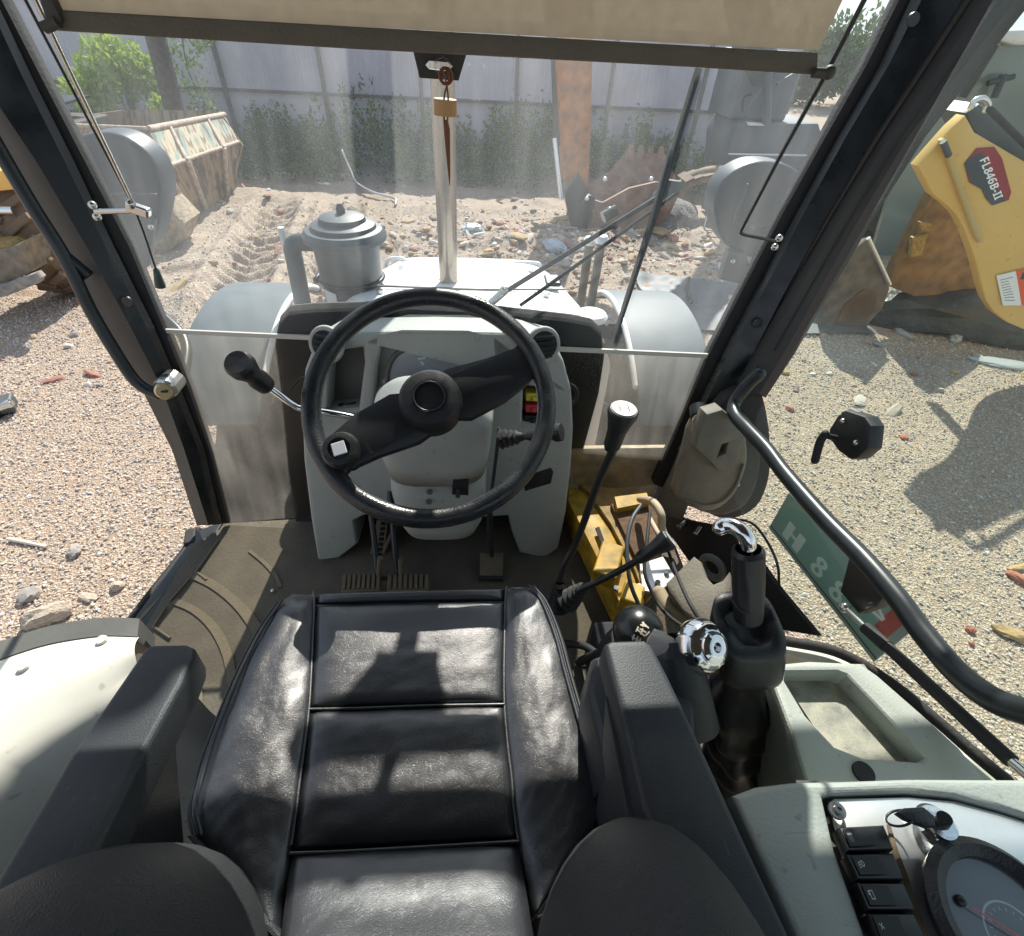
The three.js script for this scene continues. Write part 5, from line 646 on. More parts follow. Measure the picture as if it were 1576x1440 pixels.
{
  const t = thing('ignition_switch', 'chrome ignition lock with black key turned in it', 'ignition'); const c = [0.394, 1.8, -0.085];
  mesh('bezel', at(lath([0, 0, 0], [0, 0.02, 0], [[0.0165, 0], [0.017, 0.003], [0.015, 0.006], [0.012, 0.007], [0.0115, 0.011], [0.008, 0.013], [0, 0.013]], 36), c), M.chrome, t);
  const k = mesh('key', [rod(add(c, [0, 0.008, 0]), add(c, [-0.004, 0.022, -0.002]), 0.0055), slab([[0.349, 1.826, -0.092], [0.358, 1.826, -0.095], [0.375, 1.826, -0.095], [0.38, 1.826, -0.088], [0.376, 1.826, -0.081], [0.368, 1.826, -0.081], [0.354, 1.826, -0.087]], 0.008, { face: [0, 1, 0.2], bevel: 0.0025 })], M.blackPlastic, t);
  mesh('key_ring', at(new THREE.TorusGeometry(0.0105, 0.001, 8, 30), [0.356, 1.815, -0.09], [Math.PI / 2 - 0.9, 0, 0.7]), M.steelDark, k);
}
{
  const t = thing('console_gauge', 'round gauge with dark rim at the lower right corner', 'gauge'); const c = [0.402, 1.8, -0.021];
  const Rg = 0.054; mesh('rim', at(lath([0, 0, 0], [0, 0.02, 0], [[Rg, 0], [Rg + 0.002, 0.008], [Rg - 0.004, 0.014], [Rg - 0.012, 0.010], [Rg - 0.013, 0.004]], 60), c), M.blackPlastic, t);
  const cc = document.createElement('canvas'); cc.width = cc.height = 512; const x = cc.getContext('2d'); x.fillStyle = '#596069'; x.fillRect(0, 0, 512, 512);
  x.strokeStyle = '#98a3ab'; x.lineWidth = 9; x.beginPath(); x.arc(270, 290, 120, Math.PI * 1.02, Math.PI * 2.0); x.stroke(); x.lineWidth = 4; for (let i = 0; i <= 10; i++) { const a = Math.PI * (1.02 + 0.098 * i); x.beginPath(); x.moveTo(270 + 100 * Math.cos(a), 290 + 100 * Math.sin(a)); x.lineTo(270 + 88 * Math.cos(a), 290 + 88 * Math.sin(a)); x.stroke(); }
  const tx = new THREE.CanvasTexture(cc); tx.colorSpace = THREE.SRGBColorSpace; const g = new THREE.CircleGeometry(Rg - 0.011, 48); g.rotateX(-Math.PI / 2); g.translate(c[0], c[1] + 0.005, c[2]); mesh('dial', g, phy(lin(1, 1, 1), 0.3, { map: tx, clearcoat: 1, clearcoatRoughness: 0.04 }), t, undefined, true);
  mesh('needle', [rod(add(c, [0.01, 0.009, 0.012]), add(c, [-0.022, 0.009, -0.012]), 0.0009, 0.0005, 6)], std(lin(0.55, 0.16, 0.14), 0.5), t); mesh('needle_hub', at(new THREE.CylinderGeometry(0.006, 0.006, 0.004, 20), add(c, [0.012, 0.008, 0.014])), M.white, t); mesh('warning_lens', at(new THREE.SphereGeometry(0.004, 12, 8), add(c, [-0.026, 0.006, -0.016])), M.blackPlastic, t);
}
{ const t = thing('door_grab_bar', 'thick dark tubular grab bar bent across the right window', 'grab bar');
  mesh('bar', tube([[0.66, 1.719, -0.968], [0.645, 1.687, -0.971], [0.625, 1.641, -0.961], [0.615, 1.632, -0.92], ...[[0.612, 1.643, -0.855], [0.612, 1.656, -0.765], [0.612, 1.66, -0.683], [0.612, 1.676, -0.55], [0.612, 1.695, -0.447], [0.612, 1.703, -0.37], [0.612, 1.703, -0.317], [0.612, 1.709, -0.26], [0.612, 1.726, -0.219], [0.612, 1.753, -0.192], [0.612, 1.804, -0.156]]], 0.0155, 14, 6), M.steelDark, t);
  mesh('mount', slab([[0.64, 1.644, -0.492], [0.64, 1.657, -0.419], [0.64, 1.666, -0.404], [0.64, 1.628, -0.402], [0.64, 1.588, -0.415], [0.64, 1.58, -0.464]], 0.02, { face: [-1, 0.3, 0.3], bevel: 0.003 }), M.blackPlastic, t); }
{ const t = thing('gas_strut', 'slim black gas strut below the grab bar', 'gas strut'); const a = [0.625, 1.587, -0.428], b = [0.62, 1.608, -0.378], c = [0.62, 1.614, -0.361], d = [0.6, 1.708, -0.156];
  mesh('rod', rod(a, c, 0.0045), M.steel, t); mesh('cylinder', [rod(b, [0.619, 1.625, -0.337], 0.010, 0.010, 16), rod([0.619, 1.624, -0.34], d, 0.0085, 0.0085, 16)], M.rubber, t); mesh('end_fitting', at(new THREE.SphereGeometry(0.009, 14, 10), a), M.steel, t); mesh('end_fitting', rod(d, [0.598, 1.718, -0.137], 0.006), M.steel, t); }
{ const t = thing('window_latch', 'black window latch block with lever and two rivets on the right window', 'latch');
  mesh('body', slab([[0.685, 1.743, -0.725], [0.685, 1.774, -0.725], [0.685, 1.794, -0.716], [0.685, 1.813, -0.67], [0.685, 1.809, -0.648], [0.685, 1.776, -0.626], [0.685, 1.746, -0.634], [0.685, 1.734, -0.644], [0.685, 1.726, -0.677], [0.685, 1.729, -0.717]], 0.028, { face: [-1, 0.1, 0.2], bevel: 0.004 }), M.blackPlastic, t);
  mesh('backing', slab([[0.7, 1.775, -0.738], [0.7, 1.794, -0.723], [0.7, 1.811, -0.661], [0.7, 1.768, -0.646], [0.7, 1.727, -0.655], [0.7, 1.719, -0.674]], 0.01, { face: [-1, 0.1, 0.2], bevel: 0.002 }), M.steel, t);
  mesh('rivet', [at(new THREE.SphereGeometry(0.0055, 12, 8), [0.684, 1.777, -0.705]), at(new THREE.SphereGeometry(0.0055, 12, 8), [0.684, 1.767, -0.653])], M.steel, t);
  mesh('lever', [rod([0.68, 1.745, -0.694], [0.655, 1.75, -0.696], 0.006), tube([[0.655, 1.754, -0.695], [0.655, 1.734, -0.696], [0.655, 1.698, -0.683]], 0.0075, 10, 6)], M.blackSoft, t); }
{ // green plate with mirrored characters, fixed to the outside of the lower glass
  const t = thing('registration_plate', 'green plate with pale mirrored characters and red corner under the grab bar', 'sign');
  const c = document.createElement('canvas'); c.width = 1024; c.height = 384; const x = c.getContext('2d');
  x.fillStyle = '#b3bdbb'; x.fillRect(0, 0, 1024, 384); x.fillStyle = '#a4c2bc'; x.fillRect(22, 6, 960, 336); x.fillStyle = '#6f5a5a'; x.fillRect(0, 346, 1024, 14); x.fillStyle = '#d8706c'; x.fillRect(900, 6, 82, 190);
  x.fillStyle = '#ffffff'; x.textAlign = 'center'; x.textBaseline = 'middle';
  x.fillRect(120, 170, 66, 150); x.fillRect(232, 170, 66, 150); x.fillRect(180, 232, 60, 26);
  x.font = 'bold 210px sans-serif'; x.fillText('8', 470, 240); x.fillText('8', 650, 250);
  x.fillRect(800, 250, 150, 26);
  x.save(); x.translate(850, 110); x.rotate(Math.PI / 2 + 0.15); x.font = 'bold 170px sans-serif'; x.fillText('A', 0, 0); x.restore();
  const tx = new THREE.CanvasTexture(c); tx.colorSpace = THREE.SRGBColorSpace;
  const P = [[0.722, 1.401, -0.767], [0.722, 1.464, -0.389], [0.722, 1.585, -0.386], [0.722, 1.522, -0.769]];
  mesh('plate', slab([[0.724, 1.398, -0.769], [0.724, 1.462, -0.39], [0.724, 1.583, -0.387], [0.724, 1.52, -0.771]], 0.003, { face: [-1, 0, 0] }), M.white, t);
  mesh('print', quad(...P), std(lin(1, 1, 1), 0.5, { map: tx }), t, undefined, true);
}

// ---------------------------------------------------------------- the machine outside the windscreen
{
  const t = thing('engine_hood', 'white engine hood in front of the windscreen', 'hood');
  const ring = (z, y, w) => { const o = []; for (let i = 0; i <= 18; i++) { const a = Math.PI * i / 18, c = Math.cos(a), s = Math.sin(a); o.push([-0.05 + w * Math.sign(c) * Math.pow(Math.abs(c), 0.35), y - 0.16 + 0.16 * Math.pow(s, 0.4), z]); } o.push([-0.05 - w, y - 0.7, z], [-0.05 + w, y - 0.7, z]); return o; };
  mesh('shell', loft([ring(-1.36, 1.59, 0.475), ring(-1.8, 1.55, 0.465), ring(-2.3, 1.47, 0.43), ring(-2.62, 1.40, 0.39), ring(-2.70, 1.30, 0.36)]), M.white, t);
  mesh('seam', ribbon([[-0.44, 1.553, -1.86], [0, 1.546, -1.86], [0.34, 1.553, -1.86]], [[-0.44, 1.553, -1.868], [0, 1.546, -1.868], [0.34, 1.553, -1.868]], [0, -0.006, 0]), M.dashDark, t);
  for (const [a, b] of [[[0.099, 1.397, -2.5], [0.312, 1.402, -2.5]], [[-0.445, 1.406, -2.5], [-0.352, 1.409, -2.5]]]) mesh('handle', tube([add(a, [0, -0.04, 0]), a, add(a, [0.02, 0.02, 0]), add(b, [-0.02, 0.02, 0]), b, add(b, [0, -0.04, 0])], 0.012, 8), M.white, t);
  for (const p of [[-0.36, 1.555, -1.80], [0.26, 1.558, -1.80], [-0.34, 1.48, -2.24], [0.24, 1.485, -2.24]]) mesh('bolt', at(new THREE.CylinderGeometry(0.012, 0.013, 0.012, 8), p), M.steel, t);
  mesh('latch', at(rbox(0.06, 0.018, 0.09, 0.006), [0.30, 1.55, -1.95]), M.steelDark, t);
  mesh('filler_cap', lath([0.40, 1.545, -1.62], [0.40, 1.60, -1.62], [[0.055, 0], [0.058, 0.012], [0.05, 0.022], [0, 0.024]], 26), M.white, t);
}
{
  const t = thing('air_cleaner', 'grey air pre-cleaner bowl with stepped round lid left on the hood', 'air cleaner'); const b = [-0.489, 1.472, -1.95], x = b[0], z = -1.95, y = b[1];
  mesh('bowl', lath([x, y - 0.08, z], [x, y + 0.5, z], [[0.105, 0], [0.108, 0.12], [0.112, 0.14], [0.118, 0.16], [0.122, 0.30]], 40), phy(lin(0.17, 0.185, 0.19), 0.35, { transmission: 0.35, thickness: 0, map: rep(T.dusty, 4) }), t);
  mesh('core', lath([x, y - 0.08, z], [x, y + 0.5, z], [[0.075, 0], [0.075, 0.28]], 30), M.dashDark, t);
  mesh('base', lath([x, y - 0.14, z], [x, y, z], [[0.125, 0], [0.12, 0.06], [0.113, 0.19]], 40), M.greyPaint, t);
  mesh('strap', at(new THREE.TorusGeometry(0.119, 0.008, 8, 48), [x, y + 0.075, z], [Math.PI / 2, 0, 0]), M.steelDark, t);
  mesh('strap_bolt', rod([x - 0.128, y + 0.075, z - 0.02], [x - 0.128, y + 0.075, z + 0.04], 0.012, 0.012, 8), M.steelDark, t);
  mesh('lid', lath([x, y + 0.215, z], [x, y + 0.4, z], [[0.115, 0], [0.15, 0.004], [0.152, 0.02], [0.138, 0.038], [0.118, 0.042], [0.114, 0.054], [0.09, 0.062], [0.084, 0.064], [0.08, 0.078], [0.05, 0.087], [0, 0.09]], 48), M.greyPaint, t);
  mesh('lid_nut', lath([x, y + 0.30, z], [x, y + 0.35, z], [[0.016, 0], [0.016, 0.02], [0.008, 0.035], [0, 0.036]], 8), M.steelDark, t);
  mesh('label', slab([[x - 0.09, y + 0.0, z + 0.088], [x - 0.045, y - 0.01, z + 0.112], [x - 0.045, y + 0.05, z + 0.112], [x - 0.09, y + 0.06, z + 0.088]], 0.004), M.white, t);
  mesh('side_pipe', [tube([[x - 0.10, y + 0.20, z], [x - 0.17, y + 0.20, z], [x - 0.20, y + 0.18, z], [x - 0.205, y + 0.12, z], [x - 0.20, y - 0.1, z + 0.05]], 0.032, 12)], M.greyPaint, t); mesh('pipe_flange', rod([x - 0.225, y + 0.13, z], [x - 0.225, y + 0.25, z], 0.012), M.white, t);
  mesh('hose', tube([[x + 0.10, y - 0.02, z + 0.03], [x + 0.18, y - 0.01, z + 0.02], [x + 0.22, y - 0.06, z]], 0.022, 10), M.rubber, t);
}
{ const t = thing('exhaust_pipe', 'upright shiny exhaust stack on the hood centre', 'exhaust'); const b = [-0.119, 1.499, -2]; mesh('pipe', rod([b[0], b[1] - 0.1, b[2]], [b[0] + 0.03, 3.35, b[2] + 0.05], 0.036, 0.045, 28), std(lin(0.42, 0.36, 0.30), 0.36, { metalness: 0.6, roughnessMap: rep(T.smudge, 2), map: rep(T.dusty, 1.2) }), t); mesh('collar', lath([b[0], b[1] - 0.02, b[2]], [b[0], b[1] + 0.1, b[2]], [[0.05, 0], [0.05, 0.03], [0.044, 0.04]], 28), M.steel, t); }
const posts = [['left pale hydraulic post at the right edge of the hood', [0.508, 1.594, -2.3], [0.501, 1.322, -2.3]], ['right pale hydraulic post at the right edge of the hood', [0.549, 1.617, -2.25], [0.541, 1.319, -2.25]]];
for (const [l, a, b] of posts) { const t = thing('hydraulic_post', l, 'hydraulic post'); mesh('tube', rod(add(b, [0, -0.25, 0]), a, 0.02, 0.02, 14), M.dashWarm, t); mesh('end_cap', lath(a, add(a, [0, 0.05, 0]), [[0.028, -0.01], [0.03, 0.008], [0.022, 0.02], [0, 0.022]], 16), M.white, t); }
// wiper
{
  const t = thing('windscreen_wiper', 'black windscreen wiper with twin arms and long blade', 'wiper');
  mesh('arm', [rod([0.066, 1.81, -1.19], [0.47, 2.046, -1.262], 0.006), rod([0.107, 1.778, -1.188], [0.471, 2.028, -1.261], 0.0045)], M.steelDark, t);
  mesh('joint', [rod([0.294, 1.978, -1.227], [0.324, 1.993, -1.235], 0.013), at(new THREE.SphereGeometry(0.011, 14, 10), [0.309, 1.989, -1.235])], M.steelDark, t);
  mesh('pivot', [at(new THREE.SphereGeometry(0.012, 16, 12), [0.066, 1.815, -1.191]), rod([0.034, 1.783, -1.189], [0.069, 1.815, -1.191], 0.010)], M.steel, t);
  mesh('blade_bridge', slab([[0.418, 2.053, -1.249], [0.473, 2.053, -1.249], [0.479, 2.04, -1.246], [0.43, 2.019, -1.241], [0.417, 1.973, -1.231], [0.409, 1.978, -1.232]], 0.01), M.greyPaint, t);
  mesh('blade', [rod([0.457, 2.252, -1.277], [0.414, 2.003, -1.223], 0.008, 0.0095, 8), rod([0.414, 2.003, -1.223], [0.361, 1.731, -1.163], 0.0095, 0.007, 8)], M.rubber, t);
  mesh('blade_holder', rod([0.425, 2.116, -1.238], [0.398, 1.918, -1.194], 0.007, 0.005, 8), M.steelDark, t);
}
// front wheels and their guards
for (const [s, lab] of [[-1, 'left'], [1, 'right']]) {
  const cx = s < 0 ? -0.91 : 0.74, cz = -1.95, cy = 0.64;
  const f = thing('mudguard', `${lab} dusty grey-blue front mudguard beside the hood`, 'mudguard'); const rings = [];
  for (let i = 0; i <= 26; i++) { const a = lerp(-0.6, 0.74, i / 26), r = 0.79; rings.push([[-0.15, 0], [0.15, 0], [0.15, 0.02], [0.145, 0.025], [-0.145, 0.025], [-0.15, 0.02]].map(([dx, dr]) => [cx + dx, cy + (r + dr) * Math.cos(a), cz + (r + dr) * Math.sin(a)])); }
  mesh('arch', loft(rings), M.guard = M.guard || std(lin(0.085, 0.115, 0.135), 0.55, { map: rep(T.dusty, 1.5) }), f);
  mesh('flange', tube(Array.from({ length: 14 }, (_, i) => { const a = lerp(-0.5, 0.55, i / 13); return [cx - s * 0.15, cy + 0.80 * Math.cos(a), cz + 0.80 * Math.sin(a)]; }), 0.014, 8), M.white, f);
  const w = thing('front_wheel', `${lab} front tractor tyre under its mudguard`, 'wheel'); mesh('tyre', at(lath([0, 0, 0], [0, 1, 0], [[0.36, -0.22], [0.54, -0.23], [0.60, -0.20], [0.615, 0], [0.60, 0.20], [0.54, 0.23], [0.36, 0.22]], 56), [cx - s * 0.10, cy, cz], [0, 0, Math.PI / 2]), M.tyre, w);
  for (let i = 0; i < 20; i++) for (const k of [-1, 1]) { const a = i / 20 * 6.283 + (k > 0 ? 0.157 : 0), g = rbox(0.24, 0.05, 0.055, 0.01, 1); g.rotateY(k * 0.6); g.translate(k * 0.10, 0.632, 0); g.rotateX(a); g.translate(cx - s * 0.10, cy, cz); mesh('lug', g, M.tyre, w); }
  mesh('rim', at(lath([0, 0, 0], [0, 1, 0], [[0, 0.05], [0.2, 0.06], [0.3, 0.16], [0.37, 0.2], [0.37, -0.2], [0.3, -0.16], [0, -0.05]], 40), [cx - s * 0.10, cy, cz], [0, 0, Math.PI / 2]), M.greyPaint, w);
}
// mirrors on the outside
M.mirrorBack = std(lin(0.028, 0.042, 0.058), 0.45);
function mirrorHead(label, outline, inner, foot, arm) { const t = thing('side_mirror', label, 'mirror'); mesh('housing', slab(outline, 0.09, { smooth: 3, bevel: 0.012, seg: 4 }), M.mirrorBack, t); mesh('ridge', tube(inner, 0.004, 6, 6), M.greyPaint, t); mesh('foot', slab(foot, 0.03, { bevel: 0.005 }), M.mirrorBack, t); mesh('arm', tube(arm, 0.014, 10), M.steelDark, t); for (const q of foot.slice(0, 2)) mesh('bolt', at(new THREE.SphereGeometry(0.008, 8, 6), add(q, [0.02, -0.03, 0.004])), M.steel, t); }
mirrorHead('large rounded grey side mirror outside the left pillar', [[-1.06, 1.995, -1.5], [-0.999, 2.046, -1.5], [-0.932, 2.063, -1.5], [-0.881, 2.059, -1.5], [-0.845, 2.036, -1.5], [-0.825, 2, -1.5], [-0.828, 1.947, -1.5], [-0.861, 1.88, -1.5], [-0.902, 1.82, -1.5], [-0.949, 1.775, -1.5], [-1.025, 1.733, -1.5], [-1.086, 1.754, -1.5], [-1.102, 1.857, -1.5]], [[-0.97, 1.933, -1.45], [-0.903, 1.941, -1.45], [-0.824, 1.94, -1.45]], [[-0.992, 1.815, -1.47], [-0.899, 1.887, -1.47], [-0.869, 1.871, -1.47], [-0.935, 1.75, -1.47], [-0.975, 1.723, -1.47], [-0.982, 1.77, -1.47]], [[-1.028, 1.764, -1.5], [-1.039, 1.679, -1.5], [-0.85, 1.6, -1.35], [-0.80, 1.55, -1.2]]);
mirrorHead('large rounded grey side mirror outside the right pillar', [[0.678, 1.932, -1.5], [0.671, 1.982, -1.5], [0.691, 2.022, -1.5], [0.741, 2.052, -1.5], [0.799, 2.058, -1.5], [0.863, 2.047, -1.5], [0.938, 2.006, -1.5], [0.997, 1.933, -1.5], [0.987, 1.861, -1.5], [0.924, 1.817, -1.5], [0.846, 1.804, -1.5], [0.773, 1.825, -1.5], [0.717, 1.868, -1.5]], [[0.726, 2.011, -1.45], [0.727, 1.918, -1.45], [0.782, 1.914, -1.45], [0.839, 1.914, -1.45]], [[0.745, 1.836, -1.47], [0.805, 1.825, -1.47], [0.858, 1.74, -1.47], [0.8, 1.738, -1.47], [0.746, 1.749, -1.47]], [[0.898, 1.83, -1.5], [0.896, 1.708, -1.48], [0.75, 1.65, -1.35], [0.66, 1.6, -1.22]]);

// ---------------------------------------------------------------- machines and scrap in the yard
{ // rusty skip: long side towards us, flared upper half
  const t = thing('scrap_skip', 'rusty skip with peeling turquoise and cream paint left of the windscreen', 'skip');
  const mix3 = (p, q, k) => p.map((v, i) => lerp(v, q[i], k));
  const patina = tex(512, (x, y) => { const a = fbm(x * 4, y * 2.2, 5, 2), b = fbm(x * 11, y * 3, 4, 8), s = fbm(x * 26, y * 2, 3, 5); let c = mix3([0.70, 0.65, 0.54], [0.46, 0.57, 0.55], sstep(-0.05, 0.22, a)); c = mix3(c, [0.34, 0.25, 0.18], 0.85 * sstep(0.04, 0.22, b)); return mix3(c, [0.42, 0.33, 0.25], 0.5 * sstep(0, 0.3, s)); }, { srgb: true });
  const patina2 = tex(512, (x, y) => { const b = fbm(x * 7, y * 3, 5, 12), s = fbm(x * 22, y * 2, 3, 6); return mix3(mix3([0.66, 0.57, 0.44], [0.36, 0.28, 0.21], sstep(-0.08, 0.25, b)), [0.30, 0.24, 0.19], 0.6 * sstep(0, 0.3, s)); }, { srgb: true });
  const m = std(lin(0.85, 0.85, 0.85), 0.8, { map: rep(patina, 0.9) }), m2 = std(lin(0.85, 0.85, 0.85), 0.85, { map: rep(patina2, 0.6) });
  const b0 = [-4.17, 0.02, -8.06], b1 = [-4.15, 0.02, -9.75], m0 = [-3.92, 0.80, -7.34], m1 = [-3.92, 0.70, -9.82], t0 = [-4.22, 1.12, -7.85], t1 = [-4.22, 1.00, -10.3], back = (p, d) => [p[0] - d, p[1], p[2]];
  const sub = (a, b) => Array.from({ length: 7 }, (_, i) => a.map((v, k) => lerp(v, b[k], i / 6)));
  mesh('lower_side', ribbon(sub(b0, b1), sub(m0, m1), [-0.04, 0, 0]), m2, t, undefined, true); mesh('upper_side', ribbon(sub(m0, m1), sub(t0, t1), [-0.04, 0, 0]), m, t, undefined, true);
  mesh('front_end', [slab([b0, m0, back(m0, 2.1), back(b0, 1.7)], 0.04, { face: [0, 0, 1] }), slab([m0, t0, back(t0, 1.6), back(m0, 2.1)], 0.04, { face: [0, 0, 1] })], m2, t);
  mesh('rear_end', slab([b1, m1, t1, back(t1, 1.6), back(b1, 1.7)], 0.04, { face: [0, 0, -1] }), m2, t);
  mesh('far_side', slab([back(b0, 1.7), back(b1, 1.7), back(t1, 1.6), back(t0, 1.6)], 0.04, { face: [1, 0, 0] }), M.rustBrown, t);
  const rimM = std(lin(0.62, 0.50, 0.42), 0.8, { map: rep(T.rust, 2) });
  mesh('rim_bar', rod(t0, t1, 0.04, 0.04, 8), rimM, t); mesh('rim_bar', rod(m0, m1, 0.025, 0.025, 8), rimM, t); mesh('rim_bar', rod(b0, m0, 0.03, 0.03, 8), rimM, t); mesh('rim_bar', rod(t0, back(t0, 1.6), 0.03, 0.03, 8), rimM, t);
  for (const k of [0.22, 0.72]) mesh('rib', [rod(b0.map((v, i) => lerp(v, b1[i], k) + (i ? 0 : 0.03)), m0.map((v, i) => lerp(v, m1[i], k) + (i ? 0 : 0.03)), 0.04, 0.04, 6), rod(m0.map((v, i) => lerp(v, m1[i], k) + (i ? 0 : 0.02)), t0.map((v, i) => lerp(v, t1[i], k)), 0.03, 0.03, 6)], rimM, t);
}
{ const t = thing('dark_skip', 'dark ribbed scrap bin behind the left mirror', 'skip'); const c = [-6.75, 0, -8.7];
  mesh('body', [at(rbox(2.3, 1.05, 1.5, 0.03), [c[0], 0.53, c[2]])], std(lin(0.085, 0.08, 0.08), 0.8, { map: rep(T.rust, 0.8) }), t);
  for (let i = 0; i < 4; i++) mesh('rib', at(rbox(2.36, 0.04, 0.05, 0.01), [c[0], 0.2 + i * 0.25, c[2] + 0.77]), M.rustBrown, t); mesh('rim_bar', at(rbox(2.4, 0.06, 0.08, 0.02), [c[0], 1.08, c[2] + 0.75]), M.white, t);
  mesh('lid', slab([[c[0] - 1.15, 1.12, c[2] + 0.7], [c[0] + 1.0, 1.22, c[2] + 0.4], [c[0] + 1.1, 1.30, c[2] - 0.6], [c[0] - 1.1, 1.2, c[2] - 0.6]], 0.03, { face: [0, 1, 0] }), M.steelDark, t); }
tag(mesh('concrete_slab', slab([[-4.135, -0.059, -6.7], [-3.96, 0.419, -6.7], [-3.745, 0.555, -6.7], [-3.602, 0.327, -6.7], [-3.8, 0.061, -6.7], [-4.075, -0.106, -6.7]], 0.5, { bevel: 0.04 }), std(lin(0.45, 0.38, 0.28), 0.9, { map: rep(T.rust, 2), bumpMap: rep(T.grain, 1), bumpScale: 0.01 })), 'tan broken concrete block between the left mirror and the rusty skip', 'concrete block');
{ // machine standing at the far left: only its tyre, axle and timber show
  const t = thing('parked_tractor', 'yellow machine with large dusty brown tyre at the left edge', 'tractor'); const c = [-4.22, 0.62, -5.55];
  mesh('tyre', at(lath([0, 0, 0], [0, 1, 0], [[0.29, -0.22], [0.48, -0.25], [0.56, -0.235], [0.605, -0.18], [0.62, 0], [0.605, 0.18], [0.56, 0.235], [0.48, 0.25], [0.29, 0.22]], 60), c, [0, 0, Math.PI / 2 - 0.0]).rotateY(0), M.tyreDust, t);
  const w = t.children[0]; for (let i = 0; i < 22; i++) for (const k of [-1, 1]) { const g = rbox(0.26, 0.05, 0.07, 0.012, 1); g.rotateY(k * 0.6); g.translate(k * 0.12, 0.622, 0); g.rotateX(i / 22 * 6.283 + (k > 0 ? 0.14 : 0)); g.translate(...c); mesh('lug', g, M.tyreDust, w); }
  mesh('rim', at(lath([0, 0, 0], [0, 1, 0], [[0, 0.1], [0.22, 0.12], [0.30, 0.2], [0.30, -0.2], [0, -0.1]], 40), c, [0, 0, Math.PI / 2]), M.loaderYellow, t);
  mesh('body', [at(rbox(1.4, 0.5, 2.0, 0.06), [-5.7, 1.2, -6.1]), at(rbox(1.1, 1.2, 1.0, 0.05), [-6.3, 1.9, -6.6])], std(lin(0.30, 0.20, 0.08), 0.7, { map: rep(T.rust, 0.9) }), t);
  mesh('step', slab([[-4.382, 1.161, -5], [-3.999, 1.212, -5], [-3.967, 1.145, -5], [-4.026, 1.063, -5], [-4.482, 1.009, -5]], 0.3, { bevel: 0.01 }), M.loaderYellow, t);
  mesh('cylinder', [rod([-4.675, 0.879, -5], [-4.105, 0.896, -5], 0.045, 0.045, 16), rod([-4.728, 0.911, -5.1], [-4.173, 0.927, -5.1], 0.02, 0.02, 12)], M.chrome, t);
  mesh('bracket', slab([[-4.606, 0.823, -5], [-4.11, 0.831, -5], [-4.222, 0.662, -5], [-4.335, 0.659, -5], [-4.736, 0.626, -5]], 0.3, { bevel: 0.01 }), M.rustBrown, t);
}
{ const t = thing('loader_fork', 'weathered grey steel block with pale wear at the left edge before the dusty tyre', 'steel block');
  mesh('block', slab([[-4.555, 0.571, -4.7], [-4.057, 0.683, -4.7], [-3.927, 0.74, -4.7], [-3.964, 0.641, -4.7], [-4.02, 0.47, -4.7], [-4.46, 0.293, -4.7], [-4.779, 0.232, -4.7]], 0.35, { bevel: 0.015 }), std(lin(0.30, 0.27, 0.22), 0.85, { map: rep(T.rust, 1.5) }), t);
  mesh('edge_bar', slab([[-4.591, 0.352, -4.55], [-4.24, 0.394, -4.55], [-3.871, 0.517, -4.55], [-3.854, 0.472, -4.55], [-3.897, 0.425, -4.55], [-4.244, 0.3, -4.55], [-4.688, 0.206, -4.55]], 0.08, { bevel: 0.008 }), std(lin(0.34, 0.35, 0.35), 0.7, { map: rep(T.rust, 2) }), t); mesh('timber', slab([[-4.521, 0.677, -4.75], [-4.128, 0.709, -4.75], [-4.085, 0.655, -4.75], [-4.595, 0.564, -4.75]], 0.3, { bevel: 0.01 }), M.wornYellow, t); }
{ const t = thing('hand_tool', 'small dark grey metal tool on the gravel at the left edge', 'tool'); const c = [-3.513, 0.06, -3.205]; mesh('body', at(rbox(0.13, 0.09, 0.16, 0.02), c, [0, 0.5, 0]), M.greyPaint, t); mesh('cap', at(rbox(0.10, 0.05, 0.07, 0.015), add(c, [0.05, 0.02, 0.04]), [0, 0.5, 0.2]), M.steel, t); mesh('wheel', at(new THREE.CylinderGeometry(0.05, 0.05, 0.04, 16), add(c, [0.0, -0.02, 0.10]), [0, 0, 1.3]), M.rubber, t); }
tag(mesh('bent_rod', tube([[-2.365, 0.55, -10.287], [-2.275, 0.25, -10.307], [-2.121, 0.12, -9.963], [-1.78, 0.08, -9.549], [-1.398, 0.06, -9.298], [-1.351, 0.03, -9.06]], 0.02, 8), M.stain), 'bent pale metal rod sticking out of the dirt by the fence', 'rod');
